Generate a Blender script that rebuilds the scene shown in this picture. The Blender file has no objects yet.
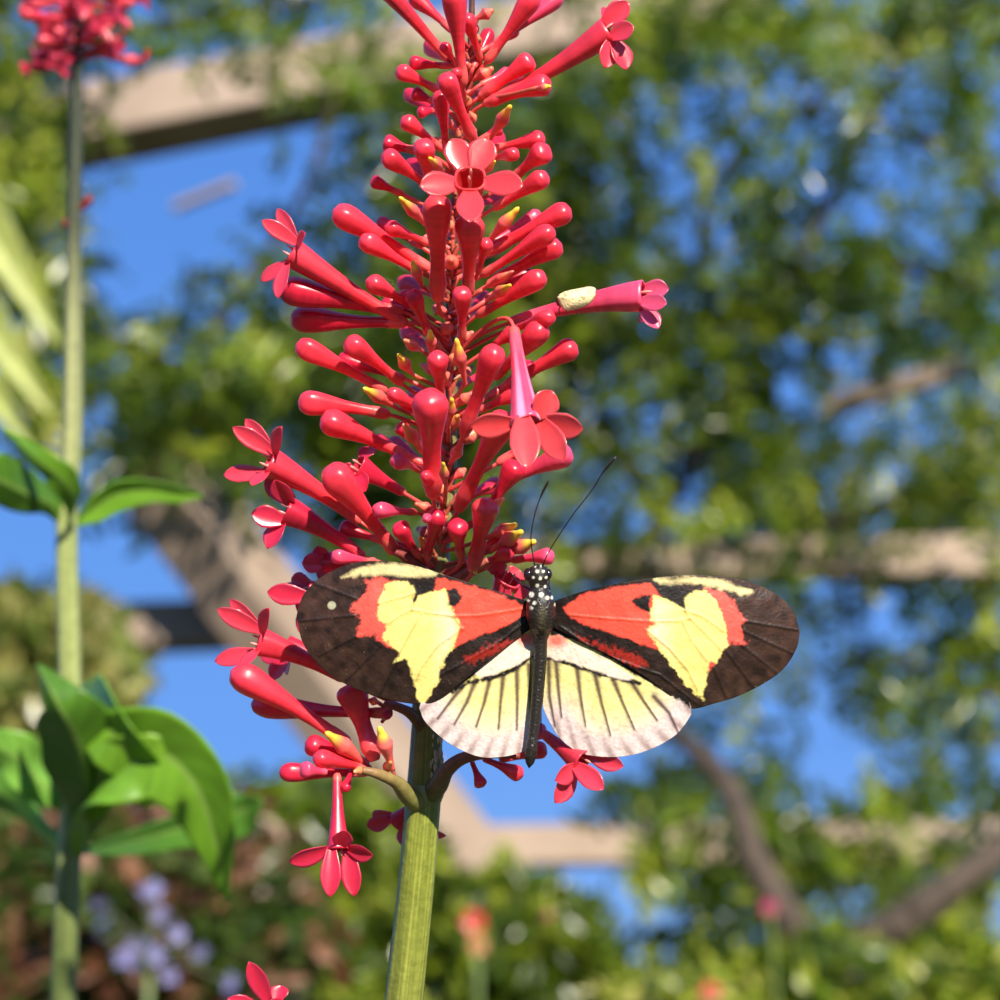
import bpy, math, random
import numpy as np
from mathutils import Vector

random.seed(11)
rng = np.random.default_rng(11)
C = bpy.context.scene.collection
sc = bpy.context.scene

# ------------------------------------------------------------------ camera frame
PITCH = math.radians(18)
CAM = np.array([0.0, 0.0, 1.40])
FW = np.array([0, math.cos(PITCH), math.sin(PITCH)])
UP = np.array([0, -math.sin(PITCH), math.cos(PITCH)])
RT = np.array([1.0, 0, 0])
WID = 0.16 / 0.30           # frame width per metre of distance
D0 = 0.30

def P(px, py, D=D0):
    """the place in the garden that is seen at (px,py), D metres away"""
    k = WID * D / 1000.0
    return CAM + FW * D + RT * ((px - 500) * k) + UP * ((500 - py) * k)

def PA(pts, D):
    pts = np.asarray(pts, float)
    D = np.broadcast_to(np.asarray(D, float), (len(pts),))
    k = WID * D / 1000.0
    return CAM + D[:, None] * FW + ((pts[:, 0] - 500) * k)[:, None] * RT + ((500 - pts[:, 1]) * k)[:, None] * UP

def unit(v):
    v = np.asarray(v, float)
    n = np.linalg.norm(v, axis=-1, keepdims=True)
    return v / np.maximum(n, 1e-12)

# ------------------------------------------------------------------ mesh building
class MB:
    def __init__(s):
        s.v = []; s.c = []; s.f = []; s.n = 0
    def add(s, v, f, c):
        v = np.asarray(v, float)
        c = np.asarray(c, float)
        if c.ndim == 1: c = np.tile(c[:3], (len(v), 1))
        s.v.append(v); s.c.append(c[:, :3])
        s.f.append(np.asarray(f, int) + s.n); s.n += len(v)
        return s
    def build(s, name, mat, parent=None, origin=None, smooth=True):
        org = np.zeros(3) if origin is None else np.asarray(origin, float)
        V = np.concatenate(s.v) - org
        Cc = np.concatenate(s.c)
        faces = []
        sizes = []
        for f in s.f:
            faces.append(f.reshape(-1)); sizes += [f.shape[1]] * f.shape[0]
        loops = np.concatenate(faces).astype(np.int32)
        sizes = np.asarray(sizes, np.int32)
        me = bpy.data.meshes.new(name)
        me.vertices.add(len(V)); me.vertices.foreach_set('co', V.astype(np.float32).ravel())
        me.loops.add(len(loops)); me.loops.foreach_set('vertex_index', loops)
        me.polygons.add(len(sizes))
        st = np.zeros(len(sizes), np.int32); st[1:] = np.cumsum(sizes)[:-1]
        me.polygons.foreach_set('loop_start', st)
        me.polygons.foreach_set('use_smooth', np.full(len(sizes), smooth))
        me.update(calc_edges=True)
        at = me.color_attributes.new('Col', 'FLOAT_COLOR', 'POINT')
        at.data.foreach_set('color', np.concatenate([Cc, np.ones((len(Cc), 1))], 1).astype(np.float32).ravel())
        me.validate()
        me.materials.append(mat)
        o = bpy.data.objects.new(name, me)
        C.objects.link(o)
        if parent is not None: o.parent = parent
        elif origin is not None: o.location = org
        return o

def bez(a, b, c, n):
    t = np.linspace(0, 1, n)[:, None]
    return (1 - t) ** 2 * a + 2 * t * (1 - t) * b + t ** 2 * c

def smooth_path(pts, n):
    """Catmull-Rom through the points"""
    pts = np.asarray(pts, float)
    if len(pts) == 2:
        t = np.linspace(0, 1, n)[:, None]
        return pts[0] * (1 - t) + pts[1] * t
    q = np.vstack([2 * pts[0] - pts[1], pts, 2 * pts[-1] - pts[-2]])
    out = []
    m = len(pts) - 1
    for k in np.linspace(0, m - 1e-6, n):
        i = int(k); t = k - i
        p0, p1, p2, p3 = q[i], q[i + 1], q[i + 2], q[i + 3]
        out.append(0.5 * (2 * p1 + (p2 - p0) * t + (2 * p0 - 5 * p1 + 4 * p2 - p3) * t * t + (3 * p1 - 3 * p2 + p3 - p0) * t ** 3))
    return np.array(out)

def frames(path):
    T = unit(np.gradient(path, axis=0))
    ref = np.array([0.3, -1.0, 0.2])
    a = unit(np.cross(T[0], ref)); A = [a]
    for i in range(1, len(T)):
        a = A[-1] - T[i] * np.dot(A[-1], T[i]); A.append(unit(a))
    A = np.array(A); B = np.cross(T, A)
    return T, A, B

def tube(mb, path, rad, seg, col, cap=True, radmod=None):
    path = np.asarray(path); rad = np.broadcast_to(np.asarray(rad, float), (len(path),))
    T, A, B = frames(path)
    th = np.linspace(0, 2 * math.pi, seg, endpoint=False)
    R = np.tile(rad[:, None], (1, seg))
    if radmod is not None: R = R * radmod
    V = path[:, None, :] + R[..., None] * (np.cos(th)[None, :, None] * A[:, None, :] + np.sin(th)[None, :, None] * B[:, None, :])
    n = len(path)
    V = V.reshape(-1, 3)
    i, j = np.meshgrid(np.arange(n - 1), np.arange(seg), indexing='ij')
    jn = (j + 1) % seg
    F = np.stack([i * seg + j, i * seg + jn, (i + 1) * seg + jn, (i + 1) * seg + j], -1).reshape(-1, 4)
    col = np.asarray(col, float)
    if col.ndim == 1: cc = np.tile(col, (len(V), 1))
    elif col.ndim == 2: cc = np.repeat(col, seg, 0)
    else: cc = col.reshape(-1, 3)
    mb.add(V, F, cc)
    if cap:
        for k, ring in ((0, 0), (n - 1, (n - 1) * seg)):
            base = mb.n
            mb.add(path[k:k + 1], np.zeros((0, 3), int), cc[ring:ring + 1])
            off = mb.n - 1 - (n * seg + (0 if k == 0 else 1))
            r = np.arange(seg) + off + ring
            rn = np.roll(r, -1)
            tri = np.stack([np.full(seg, mb.n - 1), rn, r] if k == 0 else [np.full(seg, mb.n - 1), r, rn], -1)
            mb.f.append(tri)
    return mb

def thing(name, loc, label, cat, group=None, kind=None):
    o = bpy.data.objects.new(name, None); C.objects.link(o)
    o.empty_display_size = 0.02
    o.location = loc; tag(o, label, cat, group, kind)
    return o

def tag(o, label=None, cat=None, group=None, kind=None):
    if label: o['label'] = label
    if cat: o['category'] = cat
    if group: o['group'] = group
    if kind: o['kind'] = kind
    return o

# ------------------------------------------------------------------ materials
def nt(m):
    m.use_nodes = True
    t = m.node_tree; t.nodes.clear()
    return t, t.nodes, t.links

def mat_attr(name, rough=0.4, trans=0.0, sss=0.0, spec=0.5, noise=0.0, nscale=300, bump=0.0, bscale=800, coat=0.0, sheen=0.0, tint=(1, 1, 1)):
    m = bpy.data.materials.new(name); t, N, L = nt(m)
    out = N.new('ShaderNodeOutputMaterial'); b = N.new('ShaderNodeBsdfPrincipled')
    a = N.new('ShaderNodeAttribute'); a.attribute_name = 'Col'
    col = a.outputs['Color']
    if noise > 0:
        nz = N.new('ShaderNodeTexNoise'); nz.inputs['Scale'].default_value = nscale; nz.inputs['Detail'].default_value = 4
        tc = N.new('ShaderNodeTexCoord'); L.new(tc.outputs['Object'], nz.inputs['Vector'])
        mr = N.new('ShaderNodeMapRange'); mr.inputs['From Min'].default_value = 0.3; mr.inputs['From Max'].default_value = 0.7
        mr.inputs['To Min'].default_value = 1 - noise; mr.inputs['To Max'].default_value = 1 + noise
        L.new(nz.outputs['Fac'], mr.inputs['Value'])
        vm = N.new('ShaderNodeVectorMath'); vm.operation = 'SCALE'
        L.new(col, vm.inputs[0]); L.new(mr.outputs['Result'], vm.inputs['Scale']); col = vm.outputs[0]
    L.new(col, b.inputs['Base Color'])
    b.inputs['Roughness'].default_value = rough
    b.inputs['Specular IOR Level'].default_value = spec
    b.inputs['Coat Weight'].default_value = coat
    b.inputs['Coat Roughness'].default_value = 0.15
    if sss > 0:
        b.inputs['Subsurface Weight'].default_value = sss
        b.inputs['Subsurface Radius'].default_value = (0.0016, 0.0006, 0.0006)
        b.inputs['Subsurface Scale'].default_value = 1.0
    if bump > 0:
        nz = N.new('ShaderNodeTexNoise'); nz.inputs['Scale'].default_value = bscale; nz.inputs['Detail'].default_value = 3
        tc = N.new('ShaderNodeTexCoord'); L.new(tc.outputs['Object'], nz.inputs['Vector'])
        bp = N.new('ShaderNodeBump'); bp.inputs['Strength'].default_value = bump; bp.inputs['Distance'].default_value = 0.0003
        L.new(nz.outputs['Fac'], bp.inputs['Height']); L.new(bp.outputs[0], b.inputs['Normal'])
    if trans > 0:
        tr = N.new('ShaderNodeBsdfTranslucent')
        g = N.new('ShaderNodeMix'); g.data_type = 'RGBA'; g.blend_type = 'MULTIPLY'; g.inputs[0].default_value = 1
        L.new(col, g.inputs[6]); g.inputs[7].default_value = (*tint, 1)
        L.new(g.outputs[2], tr.inputs['Color'])
        mx = N.new('ShaderNodeMixShader'); mx.inputs[0].default_value = trans
        L.new(b.outputs[0], mx.inputs[1]); L.new(tr.outputs[0], mx.inputs[2]); L.new(mx.outputs[0], out.inputs['Surface'])
    else:
        L.new(b.outputs[0], out.inputs['Surface'])
    return m

M_petal = mat_attr('petal_red', rough=0.34, sss=0.35, spec=0.5, trans=0.22, coat=0.25, bump=0.15, bscale=500, noise=0.12, nscale=260, tint=(1.0, 0.8, 0.8))
M_calyx = mat_attr('calyx', rough=0.4, spec=0.5, sss=0.15, noise=0.2, nscale=400)
M_stem = mat_attr('green_stem', rough=0.42, spec=0.4, noise=0.15, nscale=700, bump=0.4, bscale=900)
M_wing = mat_attr('wing_scales', rough=0.5, spec=0.35, bump=0.35, bscale=1800, noise=0.10, nscale=1500, trans=0.12)
M_body = mat_attr('insect_body', rough=0.35, spec=0.5, bump=0.6, bscale=2500)
M_eye = mat_attr('insect_eye', rough=0.15, spec=0.6)
M_bugwing = mat_attr('pale_insect', rough=0.55, bump=0.4, bscale=2500)
M_leafN = mat_attr('broad_leaf', rough=0.35, trans=0.3, spec=0.5, noise=0.15, nscale=60, tint=(1.2, 1.5, 0.6))
M_leafF = mat_attr('tree_leaf', rough=0.28, trans=0.38, spec=0.55, tint=(1.3, 1.5, 0.5))
M_bark = mat_attr('bark', rough=0.85, noise=0.35, nscale=25)
M_dotfl = mat_attr('small_petal', rough=0.5, trans=0.2)

def mat_wood():
    m = bpy.data.materials.new('beam_paint'); t, N, L = nt(m)
    out = N.new('ShaderNodeOutputMaterial'); b = N.new('ShaderNodeBsdfPrincipled')
    a = N.new('ShaderNodeTexCoord'); nz = N.new('ShaderNodeTexNoise'); nz.inputs['Scale'].default_value = 3; nz.inputs['Detail'].default_value = 6
    L.new(a.outputs['Object'], nz.inputs['Vector'])
    cr = N.new('ShaderNodeValToRGB'); cr.color_ramp.elements[0].color = (0.27, 0.195, 0.14, 1); cr.color_ramp.elements[1].color = (0.38, 0.285, 0.215, 1)
    cr.color_ramp.elements[0].position = 0.35; cr.color_ramp.elements[1].position = 0.65
    L.new(nz.outputs['Fac'], cr.inputs[0]); L.new(cr.outputs[0], b.inputs['Base Color'])
    b.inputs['Roughness'].default_value = 0.7
    L.new(b.outputs[0], out.inputs['Surface'])
    return m
M_beam = mat_wood()

def mat_ground():
    m = bpy.data.materials.new('garden_soil'); t, N, L = nt(m)
    out = N.new('ShaderNodeOutputMaterial'); b = N.new('ShaderNodeBsdfPrincipled')
    a = N.new('ShaderNodeTexCoord'); nz = N.new('ShaderNodeTexNoise'); nz.inputs['Scale'].default_value = 4; nz.inputs['Detail'].default_value = 8
    L.new(a.outputs['Object'], nz.inputs['Vector'])
    cr = N.new('ShaderNodeValToRGB'); cr.color_ramp.elements[0].color = (0.05, 0.07, 0.02, 1); cr.color_ramp.elements[1].color = (0.12, 0.10, 0.06, 1)
    L.new(nz.outputs['Fac'], cr.inputs[0]); L.new(cr.outputs[0], b.inputs['Base Color']); b.inputs['Roughness'].default_value = 0.95
    L.new(b.outputs[0], out.inputs['Surface'])
    return m

# ------------------------------------------------------------------ world, sun, camera
w = bpy.data.worlds.new('sky'); sc.world = w; w.use_nodes = True
t = w.node_tree; t.nodes.clear(); N = t.nodes; L = t.links
out = N.new('ShaderNodeOutputWorld'); bg = N.new('ShaderNodeBackground')
tc = N.new('ShaderNodeTexCoord'); sx = N.new('ShaderNodeSeparateXYZ'); cr = N.new('ShaderNodeValToRGB')
L.new(tc.outputs['Generated'], sx.inputs[0]); L.new(sx.outputs['Z'], cr.inputs[0])
e = cr.color_ramp.elements
e[0].position = 0.0; e[0].color = (0.05, 0.06, 0.03, 1)
x = e.new(0.04); x.color = (0.24, 0.46, 0.92, 1)
e[-1].position = 0.8; e[-1].color = (0.065, 0.20, 0.66, 1)
x = e.new(0.35); x.color = (0.115, 0.31, 0.82, 1)
x = e.new(0.18); x.color = (0.15, 0.36, 0.88, 1)
L.new(cr.outputs[0], bg.inputs['Color']); bg.inputs['Strength'].default_value = 0.80
L.new(bg.outputs[0], out.inputs['Surface'])

SUN = unit(0.30 * RT + 0.68 * UP - 0.66 * FW)
sl = bpy.data.lights.new('sun', 'SUN'); sl.energy = 6.2; sl.angle = math.radians(0.6); sl.color = (1.0, 0.92, 0.78)
so = bpy.data.objects.new('sun', sl); C.objects.link(so)
so.rotation_euler = Vector(SUN).to_track_quat('Z', 'Y').to_euler(); so.location = (0.5, -2, 4)

cd = bpy.data.cameras.new('camera'); co = bpy.data.objects.new('camera', cd); C.objects.link(co)
co.location = CAM; co.rotation_euler = (math.pi / 2 + PITCH, 0, 0)
cd.sensor_width = 36; cd.sensor_fit = 'HORIZONTAL'; cd.lens = 36 / WID
cd.clip_start = 0.01; cd.clip_end = 200
cd.dof.use_dof = True; cd.dof.focus_distance = 0.2905; cd.dof.aperture_fstop = (36 / WID) / 3.7
sc.camera = co
sc.view_settings.view_transform = 'Standard'; sc.view_settings.look = 'None'
sc.view_settings.exposure = 0.38; sc.view_settings.gamma = 1.0; sc.view_settings.use_curve_mapping = False

# ------------------------------------------------------------------ ground
g = MB()
gx = np.linspace(-6, 6, 41); gy = np.linspace(-3, 9, 41)
X, Y = np.meshgrid(gx, gy, indexing='ij')
Z = 0.02 * np.sin(X * 2.1) * np.cos(Y * 1.7) - 0.02
i, j = np.meshgrid(np.arange(40), np.arange(40), indexing='ij')
g.add(np.stack([X, Y, Z], -1).reshape(-1, 3), np.stack([i * 41 + j, (i + 1) * 41 + j, (i + 1) * 41 + j + 1, i * 41 + j + 1], -1).reshape(-1, 4), (0.3, 0.3, 0.2))
tag(g.build('ground', mat_ground()), 'garden soil and low grass under the plants', 'ground', kind='structure')

# ==================================================================== FLOWER SPIKE
RACH = [(474, -60), (472, 0), (470, 70), (461, 120), (456, 200), (452, 260), (450, 340), (451, 400), (447, 480), (438, 560), (431, 640), (427, 725), (424, 790), (415, 895), (404, 1000), (396, 1080)]
RW = [5, 6, 8, 9, 10, 10, 11, 13, 18, 24, 27, 30, 34, 36, 38, 38]
rp = PA(RACH, 0.304)
low = rp[-1]
foot = np.array([low[0] - 0.01, low[1] + 0.10, 0.0])
stem_pts = rp
low_dir = unit(rp[-1] - rp[-2])
low_path = bez(low, low + low_dir * 0.5, foot + np.array([0, 0, -0.03]), 60)
PXM = WID * 0.304 / 1000
rad_all = np.array(RW) / 2 * PXM
spike_org = np.array([foot[0], foot[1], 0.0])
spike = thing('flower_spike', spike_org, 'tall coral red flower spike on a thick green stem, carrying the butterfly', 'flowering plant')

def rach_at(py):
    ys = np.array([p[1] for p in RACH]); xs = np.array([p[0] for p in RACH])
    return float(np.interp(py, ys, xs))

def striped(n, seg, cfun):
    """length-wise ribs"""
    cols = np.zeros((n, seg, 3)); mod = np.ones((n, seg))
    rib = rng.normal(0, 1, seg); rib2 = rng.normal(0, 1, seg)
    for a in range(n):
        k = a / n
        mixr = rib * math.cos(k * 9) + rib2 * math.sin(k * 9)
        c = cfun(k)
        f = 1 + 0.22 * np.tanh(mixr) + rng.normal(0, 0.05, seg)
        cols[a] = np.clip(c[None] * f[:, None] + np.maximum(mixr, 0)[:, None] * np.array([0.05, 0.035, 0.012]) * c[1] * 2, 0, 1)
        mod[a] = 1 + 0.018 * mixr
    return cols, mod

# lower green stem and upper dark stalk
path = np.vstack([smooth_path(stem_pts[11:], 200), low_path[1:]])
radp = np.concatenate([np.interp(np.linspace(0, 1, 200), np.linspace(0, 1, len(rad_all[11:])), rad_all[11:]), np.linspace(38, 50, 59) / 2 * PXM])
NS = len(path)
def stemcol(k):
    c1 = np.array([0.15, 0.17, 0.04]); c2 = np.array([0.22, 0.25, 0.035]); c3 = np.array([0.20, 0.21, 0.045])
    if k < 0.06: return c1
    if k < 0.3: return c1 + (c2 - c1) * (k - 0.06) / 0.24
    return c2 + (c3 - c2) * (k - 0.3) / 0.7
cols, mod = striped(NS, 72, stemcol)
m = MB(); tube(m, path, radp, 72, cols, radmod=mod)
m.build('stem', M_stem, spike, spike_org)
path = smooth_path(stem_pts[:12][::-1], 240)
radp = np.interp(np.linspace(0, 1, 240), np.linspace(0, 1, 12), rad_all[:12][::-1])
radp = radp * (1 + 0.06 * np.sin(np.arange(240) * 0.37))
def stalkcol(k):
    a = np.array([0.20, 0.21, 0.06]); b = np.array([0.12, 0.075, 0.03]); c = np.array([0.10, 0.03, 0.03])
    if k < 0.15: return a
    if k < 0.5: return a + (b - a) * (k - 0.15) / 0.35
    return b + (c - b) * (k - 0.5) * 2
cols, mod = striped(240, 32, stalkcol)
m = MB(); tube(m, path, radp, 32, cols, radmod=mod)
m.build('flower_stalk', M_stem, spike, spike_org)

# side branches
def branch(pts, Ds, ws, c0, c1, name='branch'):
    p = smooth_path(PA(pts, Ds), 40)
    r = np.interp(np.linspace(0, 1, 40), np.linspace(0, 1, len(ws)), ws) / 2 * PXM
    cc = np.array(c0)[None] * (1 - np.linspace(0, 1, 40)[:, None]) + np.array(c1)[None] * np.linspace(0, 1, 40)[:, None]
    m = MB(); tube(m, p, r, 20, cc * rng.uniform(0.9, 1.1, (40, 1)))
    return m.build(name, M_stem, spike, spike_org)
GRN = (0.19, 0.22, 0.05); BRN = (0.13, 0.07, 0.035); PNK = (0.55, 0.12, 0.07)
branch([(424, 806), (408, 795), (396, 782), (378, 774), (362, 770)], [0.304, 0.300, 0.297, 0.295, 0.294], [24, 19, 13, 10, 7], GRN, (0.30, 0.16, 0.07))
branch([(424, 800), (438, 785), (447, 770), (464, 758), (490, 754), (520, 756)], [0.304, 0.301, 0.299, 0.298, 0.298, 0.298], [24, 20, 15, 12, 9, 6], (0.10, 0.12, 0.035), (0.30, 0.06, 0.05))
branch([(428, 738), (418, 722), (408, 712), (394, 706), (385, 704)], [0.304, 0.302, 0.3, 0.299, 0.298], [17, 12, 10, 8, 6], (0.10, 0.08, 0.03), (0.22, 0.05, 0.04))
branch([(438, 580), (420, 568), (404, 556), (395, 552)], [0.304, 0.301, 0.299, 0.298], [16, 13, 9, 6], BRN, (0.25, 0.04, 0.04))
branch([(440, 590), (458, 577), (474, 568), (488, 560)], [0.304, 0.300, 0.298, 0.297], [14, 10, 8, 6], BRN, (0.5, 0.13, 0.10))
# pale leaf scar and node collar on the stem
m = MB()
for (px, py, ww) in ((424, 792, 37),):
    pp = PA([(px + 0.6, py - 9), (px, py), (px - 0.6, py + 9)], 0.304); pp = smooth_path(pp, 9)
    tube(m, pp, np.array([.96, 1, 1.05, 1.09, 1.1, 1.08, 1.04, 1, .96]) * ww / 2 * PXM, 32, (0.22, 0.25, 0.06), cap=False)
m.build('node', M_stem, spike, spike_org)
m = MB()
for k in range(26):
    a = rng.uniform(0, 1); px = rng.uniform(431, 443); py = rng.uniform(732, 785)
    s = rng.uniform(1.5, 5)
    q = P(px, py, 0.304 - rad_all[12] * 0.93)
    tube(m, np.array([q - UP * s * PXM * 1.3, q - UP * s * PXM * .5, q, q + UP * s * PXM * .8, q + UP * s * PXM * 1.3]), np.array([.15, .8, 1, .8, .15]) * s * PXM * 0.5, 8, (0.50, 0.46, 0.28))
m.build('husk', M_calyx, spike, spike_org)

def lerp(a, b, t): return np.asarray(a) * (1 - t) + np.asarray(b) * t

PROF_T = np.array([0, .06, .14, .30, .45, .58, .70, .80, .88, .94, .975, 1.0])
PROF_R = np.array([.36, .42, .40, .42, .50, .66, .84, .97, 1.0, .84, .60, .08])
PROF2_R = np.array([.40, .52, .62, .50, .50, .62, .78, .92, 1.0, .88, .64, .08])
TUBE_R = np.array([.34, .38, .40, .44, .52, .62, .72, .82, .90, .95, .98, 1.0])
COL = {  # flower colour variants : base, middle, tip
    'r': ((0.90, 0.13, 0.14), (0.92, 0.034, 0.058), (0.92, 0.050, 0.090)),
    'o': ((0.92, 0.14, 0.12), (0.94, 0.050, 0.055), (0.93, 0.060, 0.070)),
    'p': ((0.92, 0.15, 0.22), (0.92, 0.055, 0.14), (0.93, 0.090, 0.20)),
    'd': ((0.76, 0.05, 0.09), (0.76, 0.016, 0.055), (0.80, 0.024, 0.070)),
}

def corolla(base, tip, wpx, col, sag, prof, n=34, seg=20, Dm=None):
    mid = (base + tip) / 2 + UP * sag
    pth = bez(base, mid, tip, n)
    tt = np.linspace(0, 1, n) ** 0.9
    tt[-1] = 1
    L = np.linalg.norm(tip - base)
    # round the far end: keep the dome about as long as it is wide
    r = np.interp(tt, PROF_T, prof) * wpx / 2 * PXM
    pth = bez(base, mid, tip, 200)[np.clip((tt * 199).round().astype(int), 0, 199)]
    for q in range(1, n):
        if np.linalg.norm(pth[q] - pth[q - 1]) < 1e-7: pth[q] = pth[q - 1] + unit(tip - base) * 1e-6
    c = np.array([lerp(col[0], col[1], min(1, k / .35)) if k < .35 else lerp(col[1], col[2], (k - .35) / .65) for k in tt])
    c = c[:, None, :] * (1 + 0.07 * rng.normal(0, 1, (1, seg, 1)) + 0.05 * rng.normal(0, 1, (n, 1, 1)))
    lob = 1 + 0.06 * np.cos(np.linspace(0, 2 * math.pi, seg, endpoint=False) * 4 + rng.uniform(0, 6))[None, :] * np.linspace(0.3, 1, n)[:, None]
    return pth, r, np.clip(c, 0, 1), lob

def pedicel(base, direction, wpx, bx, by, bD, parent, col=(0.80, 0.11, 0.10)):
    """calyx cup under a bloom and its thin stalk back to the main stalk"""
    rx = rach_at(by + 14)
    toward = P(rx, by + 16 + abs(bx - rx) * 0.25, 0.303)
    if by > 690: toward = base - direction * 0.004
    dist = np.linalg.norm(toward - base)
    m = MB()
    d = unit(direction)
    if dist > 0.0008:
        p = bez(toward, base - d * dist * 0.45, base, 14)
        cc = np.array([lerp((0.45, 0.04, 0.04), col, k) for k in np.linspace(0, 1, 14)])
        tube(m, p, np.linspace(1.25, 0.95, 14) * 2.0 * PXM, 8, cc)
    # cup with pointed teeth
    L = (5 + wpx * 0.30) * PXM
    q = np.array([base - d * L * .25, base, base + d * L * .35, base + d * L * .7, base + d * L])
    seg = 20
    T, A, B = frames(q)
    rr = np.array([.7, 1.15, 1.25, 1.25, 1.2]) * wpx * 0.17 * PXM + 0.5 * PXM
    th = np.linspace(0, 2 * math.pi, seg, endpoint=False)
    tooth = np.where(np.arange(seg) % 4 == 0, 1.0, np.where(np.arange(seg) % 4 == 2, 0.0, 0.45))
    V = []
    for a in range(5):
        off = (tooth * L * .45)[:, None] * d[None] if a == 4 else 0
        V.append(q[a] + rr[a] * (np.cos(th)[:, None] * A[a] + np.sin(th)[:, None] * B[a]) + off)
    V = np.concatenate(V)
    i, j = np.meshgrid(np.arange(4), np.arange(seg), indexing='ij'); jn = (j + 1) % seg
    m.add(V, np.stack([i * seg + j, i * seg + jn, (i + 1) * seg + jn, (i + 1) * seg + j], -1).reshape(-1, 4), np.asarray(col) * rng.uniform(.8, 1.15))
    return m.build('calyx', M_calyx, parent, spike_org)

def bud(hx, hy, bx, by, wpx, c='r', zh=-0.004, zb=0.0, sag=0.0, kind=0, ped=True):
    wpx = wpx * 1.18
    base = P(bx, by, D0 + zb); tip = P(hx, hy, D0 + zh)
    L = np.linalg.norm(tip - base)
    col = [np.array(x) * rng.uniform(.93, 1.07) for x in COL[c]]
    pth, r, cc, lob = corolla(base, tip, wpx, col, sag * PXM + 0.03 * L * rng.uniform(-1, 1), PROF2_R if kind else PROF_R)
    m = MB(); tube(m, pth, r, 20, cc, radmod=lob)
    o = m.build('bud', M_petal, spike, spike_org)
    if ped: pedicel(base, pth[3] - pth[0], wpx, bx, by, D0 + zb, o)
    return o

def spent(hx, hy, bx, by, wpx, zh=-0.004, zb=0.0, tipc=(0.95, 0.62, 0.06), c=(0.80, 0.12, 0.10)):
    """swollen calyx after the bloom has dropped, with a yellow tip"""
    base = P(bx, by, D0 + zb); tip = P(hx, hy, D0 + zh)
    pth = bez(base, (base + tip) / 2 + UP * rng.uniform(-1, 1) * PXM * 2, tip, 26)
    r = np.interp(np.linspace(0, 1, 26), [0, .15, .35, .6, .78, .86, .95, 1], [.28, .34, .55, 1.0, .62, .42, .38, .05]) * wpx / 2 * PXM
    cc = np.array([lerp(c, (0.86, 0.14, 0.12), k) if k < .72 else lerp((0.86, 0.22, 0.10), tipc, min(1, (k - .72) / .12)) for k in np.linspace(0, 1, 26)])
    m = MB(); tube(m, pth, r, 14, cc * rng.uniform(.9, 1.1))
    o = m.build('seed_calyx', M_calyx, spike, spike_org)
    m = MB()
    rx = rach_at(by + 10); tw = P(rx, by + 14, 0.303) if by < 690 else base - unit(tip - base) * .002
    tube(m, bez(tw, (tw + base) / 2 - UP * PXM * 3, base + unit(tip - base) * 4 * PXM, 10), 2.1 * PXM, 8, (0.50, 0.10, 0.06))
    m.build('stalk', M_calyx, o, spike_org)
    return o

def petal_mesh(root, tip, axis, wid, col, curl=0.15, n=14, k=9):
    """one lobe: oval, cupped, with real thickness"""
    d = tip - root; L = np.linalg.norm(d); d = d / L
    side = unit(np.cross(axis, d)); nrm = unit(np.cross(d, side))
    u = np.linspace(0, 1, n); v = np.linspace(-1, 1, k)
    prof = np.interp(u, [0, .15, .4, .62, .8, .93, 1], [.42, .62, .92, 1.0, .80, .42, .04])
    U, Vv = np.meshgrid(u, v, indexing='ij')
    w_ = prof[:, None] * Vv * wid / 2
    h = -curl * L * (U ** 2) * 0.6 + curl * wid * (Vv ** 2) * prof[:, None] * 0.9
    top = root + U[..., None] * L * d + w_[..., None] * side + h[..., None] * nrm
    th = 1.1 * PXM
    bot = top - nrm * th * (0.35 + 0.65 * (1 - np.abs(Vv)))[..., None]
    n_, k_ = n, k
    Vt = np.concatenate([top.reshape(-1, 3), bot.reshape(-1, 3)])
    i, j = np.meshgrid(np.arange(n - 1), np.arange(k - 1), indexing='ij')
    q = np.stack([i * k + j, (i + 1) * k + j, (i + 1) * k + j + 1, i * k + j + 1], -1).reshape(-1, 4)
    q2 = q[:, ::-1] + n * k
    loop = list(range(k)) + [a * k + k - 1 for a in range(1, n)] + [(n - 1) * k + b for b in range(k - 2, -1, -1)] + [a * k for a in range(n - 2, 0, -1)]
    loop = np.array(loop); nx = np.roll(loop, -1)
    rim = np.stack([loop, nx, nx + n * k, loop + n * k], -1)
    cc = np.tile(np.asarray(col), (len(Vt), 1))
    cc *= (1 - 0.10 * np.abs(np.tile(Vv.reshape(-1), 2)) + 0.0)[:, None]
    m = MB(); m.add(Vt, np.concatenate([q, q2, rim]), np.clip(cc, 0, 1))
    return m

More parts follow.
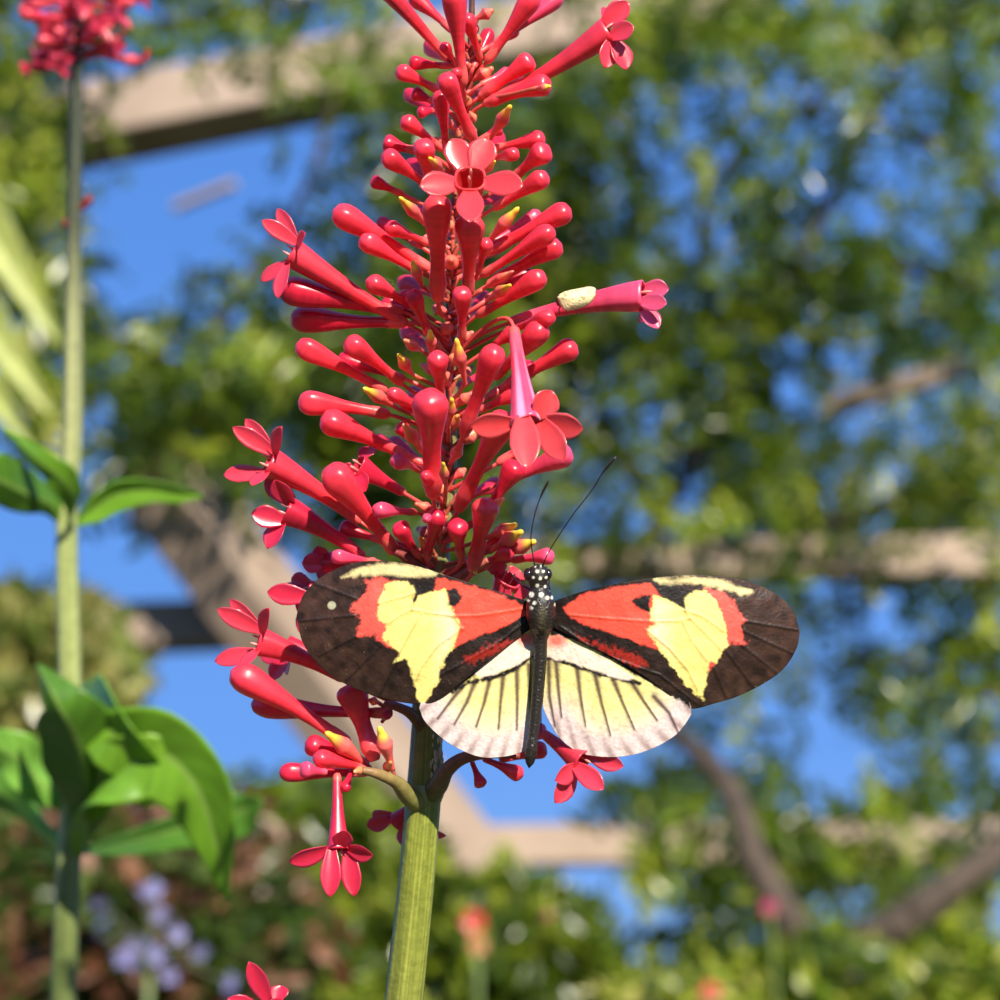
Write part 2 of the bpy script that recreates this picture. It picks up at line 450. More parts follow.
def flower(mx, my, bx, by, wpx, tips, c='r', zm=-0.006, zb=0.0, sag=0.0, pw=17, throat=None, ped=True, open_=1.0, lobe=None):
    """tubular bloom: tube, pointed lobes, calyx. tips: (px,py,dz)"""
    base = P(bx, by, D0 + zb); mouth = P(mx, my, D0 + zm)
    L = np.linalg.norm(mouth - base)
    col = COL[c]
    pth, r, cc, lob = corolla(base, mouth, wpx, col, sag * PXM, TUBE_R * open_, n=30, seg=24)
    T, A, B = frames(pth)
    if throat is not None:
        cc = np.array(cc); 
        for a in range(30):
            k = a / 29
            for b_ in range(24):
                if (b_ % 5) in (0, 1) : cc[a, b_] = lerp(cc[a, b_], throat, min(1, k * 1.2) * .8)
    # inner wall so that the mouth is open
    inner = pth[12:][::-1]
    ring = []
    m = MB()
    allp = np.concatenate([pth, inner]); ri = np.concatenate([r, r[12:][::-1] * .86])
    th = np.linspace(0, 2 * math.pi, 24, endpoint=False)
    A2 = np.concatenate([A, A[12:][::-1]]); B2 = np.concatenate([B, B[12:][::-1]])
    lb = np.concatenate([lob, lob[12:][::-1]])
    V = allp[:, None] + (ri[:, None] * lb)[..., None] * (np.cos(th)[None, :, None] * A2[:, None] + np.sin(th)[None, :, None] * B2[:, None])
    nn = len(allp)
    i, j = np.meshgrid(np.arange(nn - 1), np.arange(24), indexing='ij'); jn = (j + 1) % 24
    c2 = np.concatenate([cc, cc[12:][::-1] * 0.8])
    m.add(V.reshape(-1, 3), np.stack([i * 24 + j, i * 24 + jn, (i + 1) * 24 + jn, (i + 1) * 24 + j], -1).reshape(-1, 4), np.clip(c2, 0, 1).reshape(-1, 3))
    o = m.build('flower', M_petal, spike, spike_org)
    ax = T[-1]
    for (tx, ty, dz) in tips:
        tp = P(tx, ty, D0 + zm + dz)
        rel = tp - mouth
        perp = rel - ax * np.dot(rel, ax)
        root = mouth + unit(perp) * r[-1] * 0.80 - ax * r[-1] * .15
        pm = petal_mesh(root, tp, unit(ax * .5 - FW * .75), pw * 1.12 * PXM * rng.uniform(.92, 1.08), np.array(lobe or col[2]) * rng.uniform(.92, 1.05), curl=rng.uniform(.08, .2))
        pm.build('petal', M_petal, o, spike_org)
    # two stamens in the mouth
    for s in (-1, 1):
        st = MB(); a0 = mouth - ax * L * .2 + A[-1] * s * r[-1] * .25; a1 = mouth + ax * r[-1] * .5 + A[-1] * s * r[-1] * .3
        tube(st, smooth_path([a0, (a0 + a1) / 2, a1], 8), np.array([.7, .7, .7, .7, .7, 1.3, 1.5, .6]) * PXM, 6, (0.85, 0.35, 0.30))
        st.build('stamen', M_petal, o, spike_org)
    if ped: pedicel(base, pth[3] - pth[0], wpx * .8, bx, by, D0 + zb, o)
    return o

# ---- blooms, one by one -------------------------------------------------
flower(609, 30, 494, 98, 27, [(629, 2, .000), (633, 26, -.003), (606, 67, -.002), (628, 68, -.001), (612, 8, .004)], 'r', zm=-.006, sag=-10, pw=20)
flower(470, 178, 472, 240, 28, [(421, 185, -.003), (522, 184, -.003), (470, 219, -.007), (452, 138, .002), (488, 138, .002)], 'o', zm=-.022, zb=-.010, pw=24, open_=1.1)
flower(644, 296, 512, 322, 31, [(668, 289, .000), (666, 303, -.004), (659, 327, -.002), (645, 322, .003), (664, 292, .005)], 'p', zm=-.006, sag=8, pw=17)
flower(527, 425, 514, 330, 31, [(553, 391, -.001), (582, 430, -.002), (563, 458, -.005), (527, 464, -.008), (472, 427, -.002)], 'p', zm=-.018, zb=-.008, pw=24, throat=(0.95, 0.55, 0.80), lobe=(0.95, 0.075, 0.085))
flower(291, 252, 404, 322, 29, [(276, 208, .002), (262, 220, -.002), (303, 233, -.006), (260, 280, .001), (276, 296, -.004)], 'r', zm=-.004, sag=-3, pw=14)
flower(268, 462, 358, 520, 31, [(244, 419, .002), (233, 428, -.003), (278, 428, -.006), (223, 474, .001), (252, 484, -.005)], 'r', zm=-.004, sag=6, pw=16)
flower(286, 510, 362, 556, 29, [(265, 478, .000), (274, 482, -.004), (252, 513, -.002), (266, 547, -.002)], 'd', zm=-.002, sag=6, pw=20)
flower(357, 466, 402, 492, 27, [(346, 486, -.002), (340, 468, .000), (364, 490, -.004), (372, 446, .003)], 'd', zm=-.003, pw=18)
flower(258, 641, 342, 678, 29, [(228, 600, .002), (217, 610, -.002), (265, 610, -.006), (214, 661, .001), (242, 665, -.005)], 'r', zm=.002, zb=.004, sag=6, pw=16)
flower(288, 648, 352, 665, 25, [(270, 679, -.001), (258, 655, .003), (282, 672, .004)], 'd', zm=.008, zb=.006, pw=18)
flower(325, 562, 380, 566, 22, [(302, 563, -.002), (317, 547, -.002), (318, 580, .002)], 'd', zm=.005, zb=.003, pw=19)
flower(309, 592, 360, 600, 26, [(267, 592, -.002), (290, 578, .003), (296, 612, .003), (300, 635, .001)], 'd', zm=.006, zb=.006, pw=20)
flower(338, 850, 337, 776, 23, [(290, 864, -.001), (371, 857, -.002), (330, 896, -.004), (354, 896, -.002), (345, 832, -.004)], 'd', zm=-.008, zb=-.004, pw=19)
flower(396, 822, 418, 800, 22, [(367, 827, -.001), (372, 818, .002), (405, 848, .001), (446, 839, .002)], 'd', zm=.012, zb=.010, pw=17, ped=False)
flower(583, 762, 543, 733, 26, [(557, 803, -.003), (622, 767, -.001), (602, 788, -.005), (558, 781, -.004), (598, 748, .003)], 'r', zm=-.010, zb=-.006, sag=-2, pw=18, ped=False)
flower(508, 578, 490, 612, 30, [(498, 604, -.001), (524, 600, .001), (520, 570, .002), (497, 560, -.001)], 'r', zm=.001, zb=.004, pw=19, ped=False)
flower(271, 1008, 300, 1060, 28, [(249, 964, -.001), (229, 999, -.002), (282, 985, .003), (262, 1030, 0)], 'd', zm=.004, zb=.01, pw=18, ped=False)
flower(372, -26, 447, 58, 24, [(345, -50, 0), (365, -60, 0), (390, -45, 0), (350, -20, 0), (375, -15, 0)], 'r', zm=-.006, sag=2, pw=17)

B = bud
# top
B(453, -14, 463, 82, 20, 'r', -.012, -.006); B(466, 14, 480, 58, 13, 'r', -.006)
B(536, -8, 488, 60, 18, 'r', -.004); B(562, -6, 497, 42, 15, 'p', .002)
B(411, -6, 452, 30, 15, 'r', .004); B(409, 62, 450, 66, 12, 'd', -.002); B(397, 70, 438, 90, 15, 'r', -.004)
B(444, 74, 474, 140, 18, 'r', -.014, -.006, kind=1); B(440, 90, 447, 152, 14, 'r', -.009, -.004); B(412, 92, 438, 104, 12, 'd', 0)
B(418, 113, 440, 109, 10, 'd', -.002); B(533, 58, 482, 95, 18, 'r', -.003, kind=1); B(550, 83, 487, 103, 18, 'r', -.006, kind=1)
B(403, 119, 440, 148, 14, 'r', -.006); B(383, 142, 418, 151, 15, 'd', 0); B(384, 154, 430, 187, 17, 'r', -.007)
B(423, 141, 431, 192, 18, 'r', -.012, -.004); B(545, 138, 494, 148, 15, 'r', -.003); B(547, 149, 514, 178, 19, 'r', -.006)
B(516, 154, 490, 160, 12, 'r', -.008); B(547, 175, 496, 207, 17, 'r', -.006); B(371, 180, 402, 194, 12, 'd', -.002)
B(437, 196, 438, 298, 24, 'o', -.018, -.006, kind=1); B(470, 216, 468, 292, 24, 'o', -.016, -.006)
B(502, 128, 480, 140, 11, 'd', 0); B(443, 44, 457, 66, 10, 'd', -.004); B(518, 30, 480, 52, 10, 'r', .003)
B(490, 30, 474, 66, 12, 'd', .004); B(510, 72, 482, 84, 11, 'p', .002); B(456, 70, 464, 100, 10, 'r', -.008)
# second level
B(333, 210, 428, 268, 21, 'r', -.005, sag=4); B(361, 238, 420, 272, 17, 'r', -.008, sag=-3); B(387, 226, 428, 243, 13, 'r', -.006)
B(369, 245, 410, 262, 12, 'd', .004); B(378, 220, 420, 246, 12, 'd', .004)
B(571, 209, 488, 252, 19, 'r', -.004, kind=1); B(554, 229, 484, 274, 17, 'r', -.007); B(562, 244, 490, 284, 18, 'r', -.002, kind=1)
B(544, 274, 480, 314, 18, 'r', -.008); B(541, 213, 486, 246, 14, 'p', .003); B(462, 288, 462, 338, 16, 'r', -.014, -.008)
B(531, 270, 486, 300, 13, 'd', .004); B(487, 240, 478, 272, 12, 'r', -.012, -.006)
B(279, 288, 400, 312, 25, 'd', -.001, sag=-4); B(291, 318, 404, 322, 23, 'd', .004, sag=-5); B(369, 281, 412, 306, 16, 'r', -.009)
B(412, 292, 428, 334, 15, 'd', -.008); B(400, 292, 424, 318, 14, 'd', -.002); B(383, 300, 424, 322, 16, 'd', .002)
B(296, 344, 384, 390, 20, 'r', -.004, sag=4); B(347, 341, 400, 382, 19, 'r', -.008, sag=4); B(338, 358, 402, 378, 16, 'd', .002)
B(298, 402, 386, 414, 22, 'r', -.003, sag=4); B(321, 418, 406, 456, 22, 'r', -.006, sag=4)
B(552, 316, 508, 330, 15, 'r', -.011); B(544, 325, 496, 376, 20, 'r', -.010, sag=-4); B(577, 345, 504, 388, 19, 'r', -.004, kind=1)
B(496, 346, 464, 434, 21, 'r', -.014, -.005, kind=1); B(437, 354, 441, 398, 17, 'r', -.016, -.008)
B(535, 364, 490, 396, 16, 'd', .003); B(520, 392, 480, 410, 15, 'r', -.002); B(516, 330, 484, 352, 13, 'r', -.002)
B(430, 392, 433, 494, 29, 'r', -.018, -.006, kind=1); B(506, 414, 459, 508, 24, 'r', -.016, -.004, kind=1)
B(571, 451, 504, 482, 21, 'p', -.005, sag=-3); B(518, 462, 488, 510, 20, 'd', -.003); B(550, 434, 500, 462, 18, 'r', -.001)
B(487, 500, 474, 566, 22, 'o', -.010, -.004, kind=1); B(553, 556, 514, 560, 14, 'p', -.004)
B(328, 468, 394, 550, 27, 'r', -.010, sag=3); B(375, 510, 414, 512, 14, 'p', -.008); B(340, 526, 384, 541, 15, 'd', .002)
B(332, 556, 374, 561, 13, 'p', -.004); B(398, 524, 418, 556, 16, 'd', -.004); B(438, 512, 427, 558, 16, 'd', -.008)
B(395, 460, 420, 470, 14, 'p', -.010); B(398, 424, 424, 452, 13, 'd', -.002); B(372, 438, 420, 462, 14, 'd', .002)
B(390, 392, 428, 412, 13, 'r', -.010); B(402, 398, 430, 424, 13, 'd', -.003); B(425, 474, 440, 500, 11, 'r', -.012)
B(457, 522, 461, 556, 17, 'd', -.010, -.004); B(504, 530, 482, 552, 14, 'r', 0); B(512, 548, 484, 566, 14, 'r', -.004)
B(366, 590, 404, 578, 14, 'd', .008); B(283, 590, 340, 596, 15, 'd', .012)
# base clusters
B(231, 670, 346, 742, 26, 'r', -.003, sag=4); B(251, 704, 389, 713, 21, 'd', .004, sag=-2)
B(349, 684, 374, 757, 29, 'r', .000, -.002, kind=1, sag=2)
B(305, 743, 366, 763, 18, 'd', -.002); B(315, 757, 368, 768, 15, 'r', -.008); B(279, 772, 366, 772, 17, 'd', -.003)
B(302, 769, 326, 772, 14, 'p', -.010, -.007, ped=False); B(388, 714, 382, 722, 8, 'd', -.002, ped=False)
B(482, 787, 472, 762, 11, 'r', -.002, ped=False); B(522, 776, 484, 759, 13, 'r', -.004, ped=False)
B(546, 748, 500, 760, 16, 'r', .003, ped=False); B(543, 728, 512, 746, 15, 'p', .006, ped=False)
B(345, 790, 352, 768, 9, 'd', -.006, ped=False); B(426, 519, 432, 512, 8, 'p', -.014, ped=False)

S = spent
S(511, 105, 490, 140, 14, -.008); S(399, 197, 431, 230, 13, -.010); S(519, 207, 484, 246, 14, -.006); S(511, 285, 485, 303, 12, -.010)
S(514, 271, 480, 291, 9, -.006, tipc=(0.85, .3, .2)); S(456, 338, 466, 386, 13, -.014, -.008); S(551, 86, 534, 88, 9, -.009, -.007)
S(363, 388, 400, 410, 14, -.010); S(398, 354, 414, 376, 13, -.010); S(412, 261, 423, 288, 12, -.012, -.006); S(430, 330, 432, 360, 12, -.012, -.006)
S(403, 424, 424, 452, 14, -.014, -.004, tipc=(0.9, .35, .12)); S(443, 462, 446, 490, 10, -.016, -.010); S(452, 398, 448, 428, 12, -.012, -.006)
S(517, 524, 486, 538, 15, -.004); S(523, 531, 490, 552, 16, -.007); S(536, 541, 500, 556, 16, -.006); S(476, 574, 466, 560, 11, -.004, tipc=(.95, .7, .08))
S(325, 732, 370, 768, 18, -.006); S(379, 726, 393, 770, 17, -.008, -.004); S(354, 772, 372, 770, 12, -.008, tipc=(.9, .35, .15)); S(495, 161, 480, 178, 10, -.010)
S(368, 700, 382, 704, 9, -.002, tipc=(.6, .05, .05)); S(391, 762, 384, 774, 11, -.006, tipc=(.85, .3, .1))
S(429, 158, 446, 176, 12, -.012); S(505, 498, 476, 520, 12, -.008, tipc=(.9, .35, .2)); S(404, 340, 424, 352, 12, -.012, tipc=(.9, .3, .15))

# small immature calyces and bracts that fill the stalk between the whorls
for k in range(70):
    y = 20 + (k * 540 / 70) + rng.uniform(-4, 4)
    th = k * 2.399 + rng.uniform(-.3, .3)
    L = rng.uniform(14, 30) * (0.75 + 0.35 * min(1, y / 300))
    dx = math.cos(th) * L; dz = -math.sin(th) * L * PXM
    rx = rach_at(y)
    bx = rx + math.cos(th) * 3
    kind = k % 4
    tc = [(0.80, 0.16, 0.10), (0.72, 0.30, 0.06), (0.88, 0.22, 0.18), (0.30, 0.14, 0.05)][kind]
    cb = [(0.70, 0.07, 0.07), (0.45, 0.16, 0.05), (0.80, 0.14, 0.13), (0.20, 0.10, 0.04)][kind]
    S(bx + dx, y - L * rng.uniform(.2, .7), bx, y, rng.uniform(11, 16), dz + .002, .002, tipc=tc, c=cb)
# deeper buds on the far side of the spike
for k in range(16):
    y = 60 + k * 29; s = 1 if k % 2 else -1
    L = rng.uniform(35, 58)
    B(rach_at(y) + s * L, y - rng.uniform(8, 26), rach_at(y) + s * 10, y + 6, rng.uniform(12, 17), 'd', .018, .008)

# ==================================================================== BUTTERFLY
BD = 0.2885
def sdf(poly, X, Y):
    """signed distance in px, negative inside"""
    poly = np.asarray(poly, float); n = len(poly)
    d = np.full(X.shape, 1e9); inside = np.zeros(X.shape, bool)
    for a in range(n):
        x0, y0 = poly[a]; x1, y1 = poly[(a + 1) % n]
        ex, ey = x1 - x0, y1 - y0
        wx, wy = X - x0, Y - y0
        tt = np.clip((wx * ex + wy * ey) / (ex * ex + ey * ey + 1e-9), 0, 1)
        d = np.minimum(d, (wx - ex * tt) ** 2 + (wy - ey * tt) ** 2)
        cnd = ((y0 > Y) != (y1 > Y)) & (X < ex * (Y - y0) / (ey if abs(ey) > 1e-9 else 1e-9) + x0)
        inside ^= cnd
    d = np.sqrt(d)
    return np.where(inside, -d, d)

def ldist(line, X, Y):
    d = np.full(X.shape, 1e9); along = np.zeros(X.shape)
    line = np.asarray(line, float)
    for a in range(len(line) - 1):
        x0, y0 = line[a]; x1, y1 = line[a + 1]
        ex, ey = x1 - x0, y1 - y0
        tt = np.clip(((X - x0) * ex + (Y - y0) * ey) / (ex * ex + ey * ey), 0, 1)
        dd = np.hypot(X - x0 - ex * tt, Y - y0 - ey * tt)
        along = np.where(dd < d, (a + tt) / (len(line) - 1), along)
        d = np.minimum(d, dd)
    return d, along

_g = rng.normal(0, 1, (400, 400))
def vnoise(X, Y, s):
    x = X / s + 50; y = Y / s + 50
    xi = np.floor(x).astype(int) % 399; yi = np.floor(y).astype(int) % 399
    fx = x - np.floor(x); fy = y - np.floor(y)
    fx = fx * fx * (3 - 2 * fx); fy = fy * fy * (3 - 2 * fy)
    return (_g[xi, yi] * (1 - fx) * (1 - fy) + _g[xi + 1, yi] * fx * (1 - fy) + _g[xi, yi + 1] * (1 - fx) * fy + _g[xi + 1, yi + 1] * fx * fy)

def sc7(pts): return [(290 + x / 3.7037, 540 + y / 3.7037) for x, y in pts]
def sc8(pts): return [(510 + x / 3.3333, 540 + y / 3.3333) for x, y in pts]

def resample(line, n):
    line = smooth_path(np.column_stack([np.asarray(line, float), np.zeros(len(line))]), 400)[:, :2]
    s = np.concatenate([[0], np.cumsum(np.hypot(*np.diff(line, axis=0).T))]); s /= s[-1]
    q = np.linspace(0, 1, n)
    return np.column_stack([np.interp(q, s, line[:, 0]), np.interp(q, s, line[:, 1])])

DARK = np.array([0.036, 0.016, 0.010]); BLK = np.array([0.010, 0.006, 0.005])
RED = np.array([0.93, 0.085, 0.050]); YEL = np.array([0.95, 0.78, 0.23]); CRM = np.array([0.93, 0.80, 0.56]); WHT = np.array([0.78, 0.62, 0.58])

def wing(name, top, bot, nu, nv, colour, depth, ridges, parent, org):
    a = resample(top, nu); b = resample(bot, nu)
    v = np.linspace(0, 1, nv)[None, :, None]
    G = a[:, None] * (1 - v) + b[:, None] * v
    X, Y = G[..., 0], G[..., 1]
    col = colour(X, Y)
    D = depth(X, Y)
    for ln in ridges:
        d, _ = ldist(ln, X, Y); D = D - 0.00010 * np.exp(-(d / 1.6) ** 2)
    D = D + 0.00005 * vnoise(X, Y, 12)
    V = PA(np.column_stack([X.ravel(), Y.ravel()]), D.ravel())
    i, j = np.meshgrid(np.arange(nu - 1), np.arange(nv - 1), indexing='ij')
    F = np.stack([i * nv + j, i * nv + j + 1, (i + 1) * nv + j + 1, (i + 1) * nv + j], -1).reshape(-1, 4)
    m = MB(); m.add(V, F, np.clip(col.reshape(-1, 3), 0, 1))
    o = m.build(name, M_wing, parent, org)
    md = o.modifiers.new('thickness', 'SOLIDIFY'); md.thickness = 0.00012; md.offset = 0
    return o

def paint(X, Y, col, poly, c, soft=1.2, jit=1.4, js=5, alpha=1.0):
    d = sdf(poly, X, Y) + 0.8 * jit * vnoise(X, Y, js) + 0.4 * jit * vnoise(X + 31, Y + 17, 1.6)
    k = np.clip(0.5 - d / (2 * soft), 0, 1) * alpha
    return col * (1 - k[..., None]) + np.asarray(c) * k[..., None]

def fore_colour(side):
    f = sc7 if side < 0 else sc8
    if side < 0:
        red = f([(545, 138), (640, 160), (760, 195), (862, 243), (872, 272), (800, 320), (700, 355), (615, 395), (560, 360), (540, 250), (530, 190)])
        yel = f([(455, 235), (480, 205), (540, 185), (578, 190), (605, 270), (635, 320), (600, 400), (565, 470), (550, 530), (490, 605), (465, 585), (455, 500), (430, 440), (390, 448), (405, 420), (370, 385), (345, 360), (360, 310), (330, 300), (322, 270), (330, 215), (370, 150), (440, 152), (465, 190)])
        redo = f([(275, 148), (345, 138), (400, 150), (400, 300), (380, 400), (345, 385), (320, 355), (255, 355), (248, 325), (262, 300), (235, 268), (240, 235), (285, 190)])
        spot = f([(585, 185), (610, 180), (643, 208), (612, 246), (588, 240)])
        lead = f([(190, 142), (250, 105), (330, 85), (430, 90), (565, 128), (450, 142), (330, 128), (250, 135)])
        streak = f([(650, 440), (720, 402), (800, 372), (835, 378), (740, 425), (665, 460)])
        veins = [f([(325, 238), (390, 220), (462, 198)]), f([(365, 312), (410, 280), (452, 258), (462, 232)]), f([(452, 258), (520, 272), (605, 282), (700, 280), (860, 255)]),
                 f([(487, 275), (450, 340), (395, 440)]), f([(640, 330), (550, 390), (490, 470), (468, 520)]), f([(605, 282), (640, 330)])]
        edge = [(f([(60, 150), (250, 220)])), f([(40, 300), (240, 280)]), f([(110, 430), (260, 350)]), f([(210, 520), (340, 390)]), f([(330, 580), (400, 450)]), f([(480, 600), (560, 500), (760, 390), (875, 300)])]
        glint = f([(155, 242)])[0]
        cell = f([(462, 150), (535, 148), (537, 180), (488, 202), (466, 195)])
    else:
        red = f([(175, 222), (250, 178), (360, 155), (470, 143), (500, 180), (500, 300), (490, 362), (455, 358), (400, 332), (300, 300), (230, 275), (182, 240)])
        yel = f([(478, 188), (520, 195), (560, 218), (586, 232), (578, 195), (620, 165), (660, 178), (695, 215), (715, 300), (728, 350), (705, 372), (690, 410), (665, 400), (658, 450), (642, 530), (600, 500), (545, 430), (495, 355), (452, 300), (478, 280), (464, 240)])
        redo = f([(650, 163), (720, 178), (752, 222), (780, 270), (765, 290), (785, 345), (735, 345), (705, 365), (660, 440), (640, 420), (660, 300), (640, 200)])
        spot = f([(402, 202), (440, 182), (468, 186), (466, 242), (430, 228)])
        lead = f([(480, 132), (600, 122), (700, 130), (808, 172), (785, 186), (700, 160), (600, 145), (500, 143)])
        streak = f([(225, 318), (340, 358), (430, 385), (465, 420), (430, 425), (350, 392), (270, 348)])
        veins = [f([(582, 235), (640, 255), (712, 305)]), f([(582, 235), (600, 262), (650, 310), (700, 365)]), f([(200, 250), (330, 262), (465, 272), (560, 270), (600, 262)]),
                 f([(575, 272), (600, 330), (655, 400)]), f([(455, 300), (530, 360), (590, 430), (625, 500)])]
        edge = [f([(780, 270), (955, 300)]), f([(770, 300), (945, 380)]), f([(760, 340), (890, 445)]), f([(720, 370), (810, 490)]), f([(680, 430), (720, 525)]), f([(170, 290), (300, 380), (500, 450), (620, 545)])]
        glint = None
        cell = f([(478, 142), (590, 160), (578, 195), (584, 230), (530, 196), (495, 180)])
    def colour(X, Y):
        col = np.tile(DARK, X.shape + (1,))
        # worn paler brown towards the outer margin, near-black at the base
        tipx = 300 if side < 0 else 797
        dt = np.clip(1 - np.abs(X - tipx) / 190, 0, 1)
        col = col * (0.30 + 1.0 * dt[..., None])
        yb = np.clip((Y - 660) / 60, 0, 1) * 0.5
        col = col + yb[..., None] * np.array([0.03, 0.02, 0.012]) * (dt[..., None] + .2)
        col *= (1 + 0.35 * vnoise(X, Y, 7))[..., None].clip(.4, 2)
        for ln in edge:
            d, _ = ldist(ln, X, Y); col *= (1 - 0.55 * np.exp(-(d / 1.3) ** 2))[..., None]
        col = paint(X, Y, col, red, RED, 1.3, 1.0)
        col = paint(X, Y, col, redo, RED * [1, 1.3, 1.6], 1.8, 2.0)
        col = paint(X, Y, col, yel, YEL, 1.2, 1.4)
        # the yellow pales to cream close to the red
        k = np.clip(0.5 - (sdf(yel, X, Y) + 3) / 6, 0, 1) * np.clip(1 - np.abs(np.abs(X - (452 if side < 0 else 655)) - 0) / 22, 0, 1) * .7
        col = col * (1 - k[..., None]) + CRM * k[..., None]
        col = paint(X, Y, col, cell, BLK, 1.3, 1.2)
        col = paint(X, Y, col, spot, BLK, 1.2, 1.0)
        fade = np.clip(np.abs(X - (345 if side < 0 else 755)) / 30, 0.25, 1) if False else 0.9
        col = paint(X, Y, col, lead, [0.80, 0.66, 0.30], 2.0, 1.2, alpha=fade)
        col = paint(X, Y, col, streak, [0.42, 0.02, 0.01], 2.5, 2.6, 3, alpha=0.75)
        for ln in veins:
            d, _ = ldist(ln, X, Y); k = 0.42 * np.exp(-(d / 0.75) ** 2); col = col * (1 - k[..., None]) + np.array([0.30, 0.10, 0.02]) * k[..., None]
        if glint:
            d = np.hypot(X - glint[0], Y - glint[1]); k = np.clip(4.6 - d, 0, 1) * .85
            col = col * (1 - k[..., None]) + np.array([0.55, 0.52, 0.34]) * k[..., None]
        # scattered loose scales in the dark
        sp = np.clip((vnoise(X * 1.0, Y * 1.0, 1.1) - 2.3) * 3, 0, 1) * .5
        col = col + sp[..., None] * np.array([0.35, 0.28, 0.16])
        return col
    return colour, veins + edge

def hind_colour(side):
    f = sc7 if side < 0 else sc8
    if side < 0:
        bar = f([(685, 495), (718, 450), (790, 405), (862, 352), (900, 345), (900, 425), (850, 455), (790, 485), (715, 512)])
        band = f([(905, 425), (830, 478), (765, 505), (690, 520), (640, 540), (600, 560)])
        veins = [f([(640, 540), (600, 590), (548, 660)]), f([(685, 525), (655, 600), (610, 680)]), f([(740, 515), (720, 600), (690, 690)]), f([(790, 500), (780, 600), (772, 700)]), f([(840, 480), (842, 600), (840, 700)]), f([(885, 460), (890, 600), (897, 720)])]
        redp = f([(872, 365)])[0]
        margin = [f([(480, 620), (500, 670), (550, 720), (620, 770), (700, 800), (780, 805), (860, 780), (890, 760)])][0]
        dk = f([(520, 600), (560, 570), (640, 540), (700, 490), (800, 400), (870, 330), (700, 300), (500, 500)])
    else:
        bar = f([(125, 325), (160, 318), (240, 355), (330, 400), (418, 460), (385, 468), (300, 442), (200, 408), (125, 388)])
        band = f([(110, 385), (200, 412), (300, 447), (400, 470), (430, 475)])
        veins = [f([(130, 400), (132, 520), (150, 620)]), f([(155, 410), (162, 500), (172, 590)]), f([(225, 430), (235, 520), (252, 620)]), f([(285, 450), (305, 540), (335, 650)]), f([(345, 465), (375, 540), (415, 630)]), f([(408, 475), (445, 535), (490, 600)]), f([(480, 520), (530, 575), (560, 640)])]
        redp = f([(155, 335)])[0]
        margin = f([(600, 590), (570, 625), (540, 660), (480, 690), (400, 718), (300, 722), (240, 710), (180, 670), (150, 630)])
        dk = f([(100, 250), (135, 320), (240, 345), (330, 395), (430, 460), (520, 505), (600, 560), (620, 400), (300, 250)])
    def colour(X, Y):
        dm, _ = ldist(margin, X, Y)
        yk = np.clip((dm - 18) / 32, 0, 1) ** .8
        col = WHT * (1 - yk[..., None]) + (YEL * [.95, 1.0, 1.25]) * yk[..., None]
        # brown-grey combing at the margin
        th = np.arctan2(Y - 620, X - 540)
        comb = 0.5 + 0.5 * np.cos(th * 58)
        k = comb ** 2 * np.clip(1.2 - dm / 20, 0, 1) * 0.75
        col = col * (1 - k[..., None]) + np.array([0.26, 0.17, 0.15]) * k[..., None]
        for ln in veins:
            d, al = ldist(ln, X, Y); wd = 1.1 + 2.3 * (1 - np.clip(al, 0, 1)) ** 1.5
            k = np.clip(0.92 * np.exp(-(d / wd) ** 2), 0, 1)
            col = col * (1 - k[..., None]) + np.array([0.07, 0.03, 0.03]) * k[..., None]
        d, _ = ldist(band, X, Y); k = np.clip(1.5 - (d + .8 * vnoise(X, Y, 3)) / 2.4, 0, 1)
        col = col * (1 - k[..., None]) + BLK * k[..., None]
        col = paint(X, Y, col, dk, BLK, 1.6, 1.2)
        col = paint(X, Y, col, bar, [0.90, 0.72, 0.58], 1.2, 0.8)
        d = np.hypot(X - redp[0], (Y - redp[1]) * 1.3); k = np.clip((14 - d) / 12, 0, .85) * (sdf(bar, X, Y) < 1)
        col = col * (1 - k[..., None]) + RED * k[..., None]
        col *= (1 + 0.07 * vnoise(X, Y, 2))[..., None]
        return col
    return colour, veins

fly_org = P(538, 600, BD)
fly = thing('butterfly', fly_org, 'black butterfly with red and cream patches, wings spread, on the flower spike', 'butterfly')
def fdepth(side):
    def f(X, Y):
        s = np.abs(X - 540) / 240
        return BD + 0.0012 - 0.006 * s + 0.010 * s ** 2 - 0.002 * np.sin(np.clip((Y - 560) / 150, 0, 1) * math.pi) * s
    return f
def hdepth(side):
    def f(X, Y):
        s = np.abs(X - 540) / 240
        return fdepth(side)(X, np.minimum(Y, 650)) + 0.00045 + 0.0006 * np.clip((Y - 650) / 100, 0, 1)
    return f
lt = [(533, 603), (500, 592), (470, 583), (445, 575), (420, 567), (395, 562), (370, 561), (350, 564), (330, 572), (315, 582), (303, 596), (297, 614)]
lb = [(535, 626), (515, 640), (490, 660), (462, 682), (440, 699), (424, 704), (400, 702), (372, 695), (340, 681), (318, 664), (303, 643), (297, 618)]
rt = sc8([(140, 206), (240, 172), (330, 150), (420, 135), (520, 122), (600, 117), (680, 119), (760, 130), (840, 155), (900, 190), (945, 240), (964, 300)])
rb = sc8([(135, 285), (240, 340), (360, 400), (470, 470), (560, 540), (608, 562), (680, 545), (760, 520), (850, 475), (915, 425), (955, 360), (965, 310)])
cf, vn = fore_colour(-1); wing('forewing', lt, lb, 300, 190, cf, fdepth(-1), vn, fly, fly_org)
cf, vn = fore_colour(1); wing('forewing', rt, rb, 300, 190, cf, fdepth(1), vn, fly, fly_org)
hl_t = sc7([(915, 310), (880, 318), (800, 358), (700, 425), (600, 500), (530, 555), (492, 590), (480, 618)])
hl_b = sc7([(912, 560), (908, 700), (893, 762), (840, 792), (760, 806), (690, 800), (610, 765), (545, 718), (498, 668), (479, 622)])
